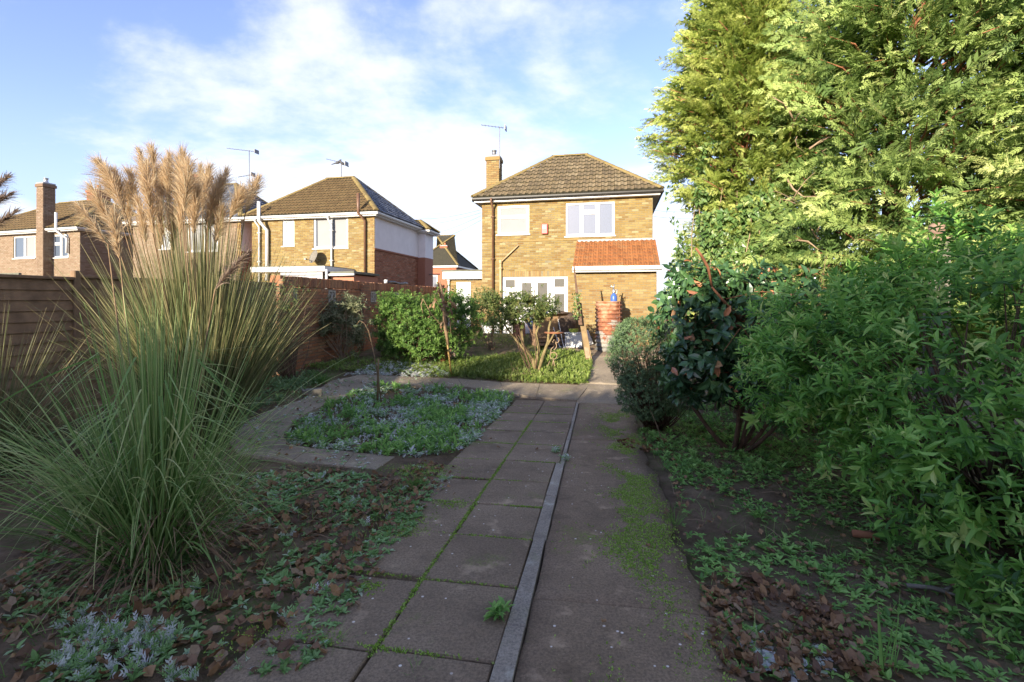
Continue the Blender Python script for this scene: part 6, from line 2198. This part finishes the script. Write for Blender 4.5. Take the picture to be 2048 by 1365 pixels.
def tuft(label, px, py, n, L, spread_, mat='grass', w=(.004, .007), vr=(0, 1), dr=(.2, .7), r=.04, group='grass tufts', cat_='grass', name='grass_tuft'):
    p = G(px, py) if not isinstance(px, Vector) else px
    t = thing(name, label, cat_, p, 0, group)
    a = rng.uniform(0, 6.28, n); u_ = rng.uniform(0, 1, n) ** .7
    B = np.stack([np.cos(a) * r * u_, np.sin(a) * r * u_, np.zeros(n)], 1)
    D = np.stack([np.cos(a) * u_ * spread_, np.sin(a) * u_ * spread_, np.ones(n)], 1) + rng.normal(0, .12, (n, 3))
    V, F = ribbons(B, D, rng.uniform(*L, n), rng.uniform(*w, n), rng.uniform(*dr, n), 6)
    foliage('blades', V, F, np.repeat(rng.uniform(*vr, n), 6), mat, t)


tuft('dark green grass tuft beside the curved path, left of the dead stem', 640, 768, 260, (.25, .5), .8, 'grass', (.005, .009), (0, .4), r=.12)
tuft('small upright grass tuft in the middle of the frosty bed', 806, 815, 130, (.15, .32), .6, 'grass', (.004, .008), (.1, .7), r=.06)
tuft('green grass tuft growing at the near tip of the island bed', 830, 975, 220, (.08, .2), .7, 'grass', (.003, .006), (.1, .7), r=.09)
tuft('wispy grass tuft on the near left paving slab', 665, 1295, 60, (.06, .17), 1.0, 'grass', (.002, .004), (.2, .9), r=.03)
tuft('wispy grass tuft at the bottom edge on the paving', 830, 1350, 40, (.05, .11), 1.1, 'grass', (.002, .004), (.2, .9), r=.03)
tuft('weedy grass tuft in the crack left of the grey kerb', 1000, 1225, 60, (.05, .13), .9, 'grass', (.002, .004), (.2, .9), r=.03)
tuft('fine arching grass tuft at the right edge of the concrete', 1350, 1050, 50, (.12, .26), .8, 'grass', (.002, .0045), (.1, .8), r=.03)
tuft('small grass tuft in the long path crack', 1122, 935, 40, (.05, .12), .9, 'grass', (.003, .005), (.2, .9), r=.03)
tuft('broad upright iris leaves at the bottom right', 1775, 1345, 9, (.22, .40), .35, 'weed', (.012, .018), (.3, .7), (.02, .15), .04, None, 'plant', 'iris_plant')
tuft('strappy dark green leaves at the foot of the near pampas', 320, 1150, 70, (.2, .5), 1.1, 'weed_d', (.010, .018), (.1, .7), (.3, .8), .10, None, 'plant', 'strappy_plant')
tuft('pale strap leaves below the grey-green bush', 705, 722, 26, (.3, .6), .6, 'weed_l', (.015, .03), (.2, .9), (.1, .5), .10, None, 'plant', 'strappy_plant')
p = G(1112, 915)
for i, (px, py) in enumerate(((1112, 910), (1130, 925), (995, 1245), (1445, 990), (1710, 1130), (1520, 1045))):
    c = G(px, py)
    w_ = thing('leafy_weed', ('grey-green weed growing in the path crack by the joint', 'small pale weed just below it in the path crack', 'tall ragged weed in the crack beside the near kerb', 'bushy weed at the edge of the concrete on the right bed', 'single star-shaped weed on the dark soil at right', 'leafy weed among dead leaves on the right bed')[i], 'weed', c + Vector((0, 0, .02)), 0, 'weeds')
    V, F, v = rosettes(np.zeros((5, 3)) + rng.normal(0, .02, (5, 3)) * np.array([1, 1, 0]), 9, .06, .02, (.2, 1.1), lift=.05)
    foliage('leaves', V, F, v, 'frost' if i < 2 else 'weed', w_)

# fallen leaves: the ones that show largest are pieces of the ground of their own
zones = [(scatter(leftbed, 1100, .3, 1.4, 3.), 'litter', .035, .085), (scatter(leftbed, 260, .4, 1.4, 3.), 'litter_o', .04, .08), (scatter(poly((1420, 1290), (1400, 1180), (1500, 1150), (1680, 1230), (1750, 1364), (1450, 1364)), 170, .35, 2.2, 6.), 'litter_o', .03, .065), (scatter(poly((1420, 1290), (1400, 1180), (1500, 1150), (1680, 1230), (1750, 1364), (1450, 1364)), 330), 'litter', .03, .075), (scatter(poly((470, 905), (560, 820), (660, 765), (900, 760), (900, 775), (700, 790), (590, 850), (600, 900), (750, 930), (700, 940)), 60) + np.array([0, 0, .03]), 'litter', .035, .07),
         (scatter(poly((1215, 885), (1330, 885), (1345, 915), (1240, 900)), 60), 'litter_o', .06, .10), (scatter(rightbed, 650), 'litter', .025, .06), (scatter(bed, 260), 'litter', .04, .08), (scatter(leftback, 250), 'litter', .06, .09)]
loose = [(715, 1195), (760, 1165), (635, 1165), (620, 1200), (905, 940), (930, 965), (893, 985), (640, 1080), (700, 920), (1070, 905), (905, 1003), (920, 895), (1290, 1100), (1335, 1040), (1385, 1300), (560, 1185), (535, 1300), (985, 885), (1000, 905), (870, 955), (720, 1230), (660, 1105), (1205, 1265)]
zones.append((scatter(poly((560, 1300), (640, 1190), (720, 1100), (790, 1030), (850, 960), (880, 965), (830, 1060), (760, 1150), (690, 1240), (640, 1330), (600, 1364), (500, 1364)), 90, .3, 2., 14.) + np.array([0, 0, .028]), 'litter', .035, .075))
zones.append((np.array([G(*q) + Vector((0, 0, .028)) for q in loose]), 'litter', .035, .06))
cand = []
meshes_l = {(m, lev): np_mesh('fallen_leaf', DEADL[0], DEADL[1], m, np.full(8, (lev + .5) / 8)) for m in ('litter', 'litter_o') for lev in range(8)}
for Pz, mat, a, b in zones:
    for q in Pz:
        L_ = random.uniform(a, b)
        cand.append((L_ / max(.5, Vector(q).length), q, mat, L_))
cand.sort(key=lambda c: -c[0])
for sc_, q, mat, L_ in cand[:300]:
    o = link('fallen_leaf', meshes_l[(mat, random.randrange(8))], ground)
    o.location = (q[0], q[1], q[2] + random.uniform(.008, .03))
    o.rotation_euler = (random.gauss(0, .35), random.gauss(0, .35), random.uniform(0, 6.28)); o.scale = (L_, L_ * random.uniform(.7, 1.0), L_)
blk = {'litter': [], 'litter_o': []}
for sc_, q, mat, L_ in cand[300:]: blk[mat].append((*q, L_))
for mat, nm, lb_ in (('litter', 'leaf_litter', 'brown fallen leaves scattered over the soil'), ('litter_o', 'orange_leaf_litter', 'orange-brown fallen leaves heaped beside the path')):
    A_ = np.array(blk[mat])
    n = len(A_)
    a = rng.uniform(0, 6.28, n)
    X = np.stack([np.cos(a), np.sin(a), rng.normal(0, .3, n)], 1); Z = np.stack([rng.normal(0, .3, n), rng.normal(0, .3, n), np.ones(n)], 1)
    P = A_[:, :3] + np.array([0, 0, 1]) * rng.uniform(.005, .03, (n, 1))
    V, F = inst(*DEADL, P, X, Z, A_[:, 3], A_[:, 3] * .85)
    cover(nm, [(V, F, rep(rng.uniform(0, 1, n), F, n))], mat, lb_)
# twigs and bits on the soil
mb = MB()
for i in range(170):
    if i % 2: c = Vector(scatter(rightbed, 1)[0])
    else: c = Vector(scatter(leftbed, 1)[0])
    a = random.uniform(0, 6.28); L_ = random.uniform(.05, .2)
    d = Vector((math.cos(a), math.sin(a), random.uniform(-.02, .2))) * L_
    mb.tube([c + Vector((0, 0, .015)), c + d * .5 + Vector((0, 0, .025)), c + d + Vector((0, 0, .015))], [.003, .0025, .0015], 4)
o = mb.build('ground_twigs', 'barkp', None); tag(o, 'thin dry twigs lying over the soil', None, None, 'stuff')
# dry stalks under the gnarled shrub
c = G(1040, 752)
dg = thing('dry_stalks', 'heap of dry pinkish grass stalks at the edge of the sunny bed', 'stalks', c)
n = 240
B = np.stack([rng.normal(0, .35, n), rng.normal(0, .25, n), rng.uniform(0, .1, n)], 1)
D = np.stack([rng.normal(0, 1, n), rng.normal(-.2, .5, n), rng.uniform(.1, .9, n)], 1)
V, F = ribbons(B, D, rng.uniform(.2, .65, n), rng.uniform(.003, .006, n), rng.uniform(.2, .8, n), 5)
foliage('stalks', V, F, np.repeat(rng.uniform(.2, 1, n), 5), 'twigs', dg)
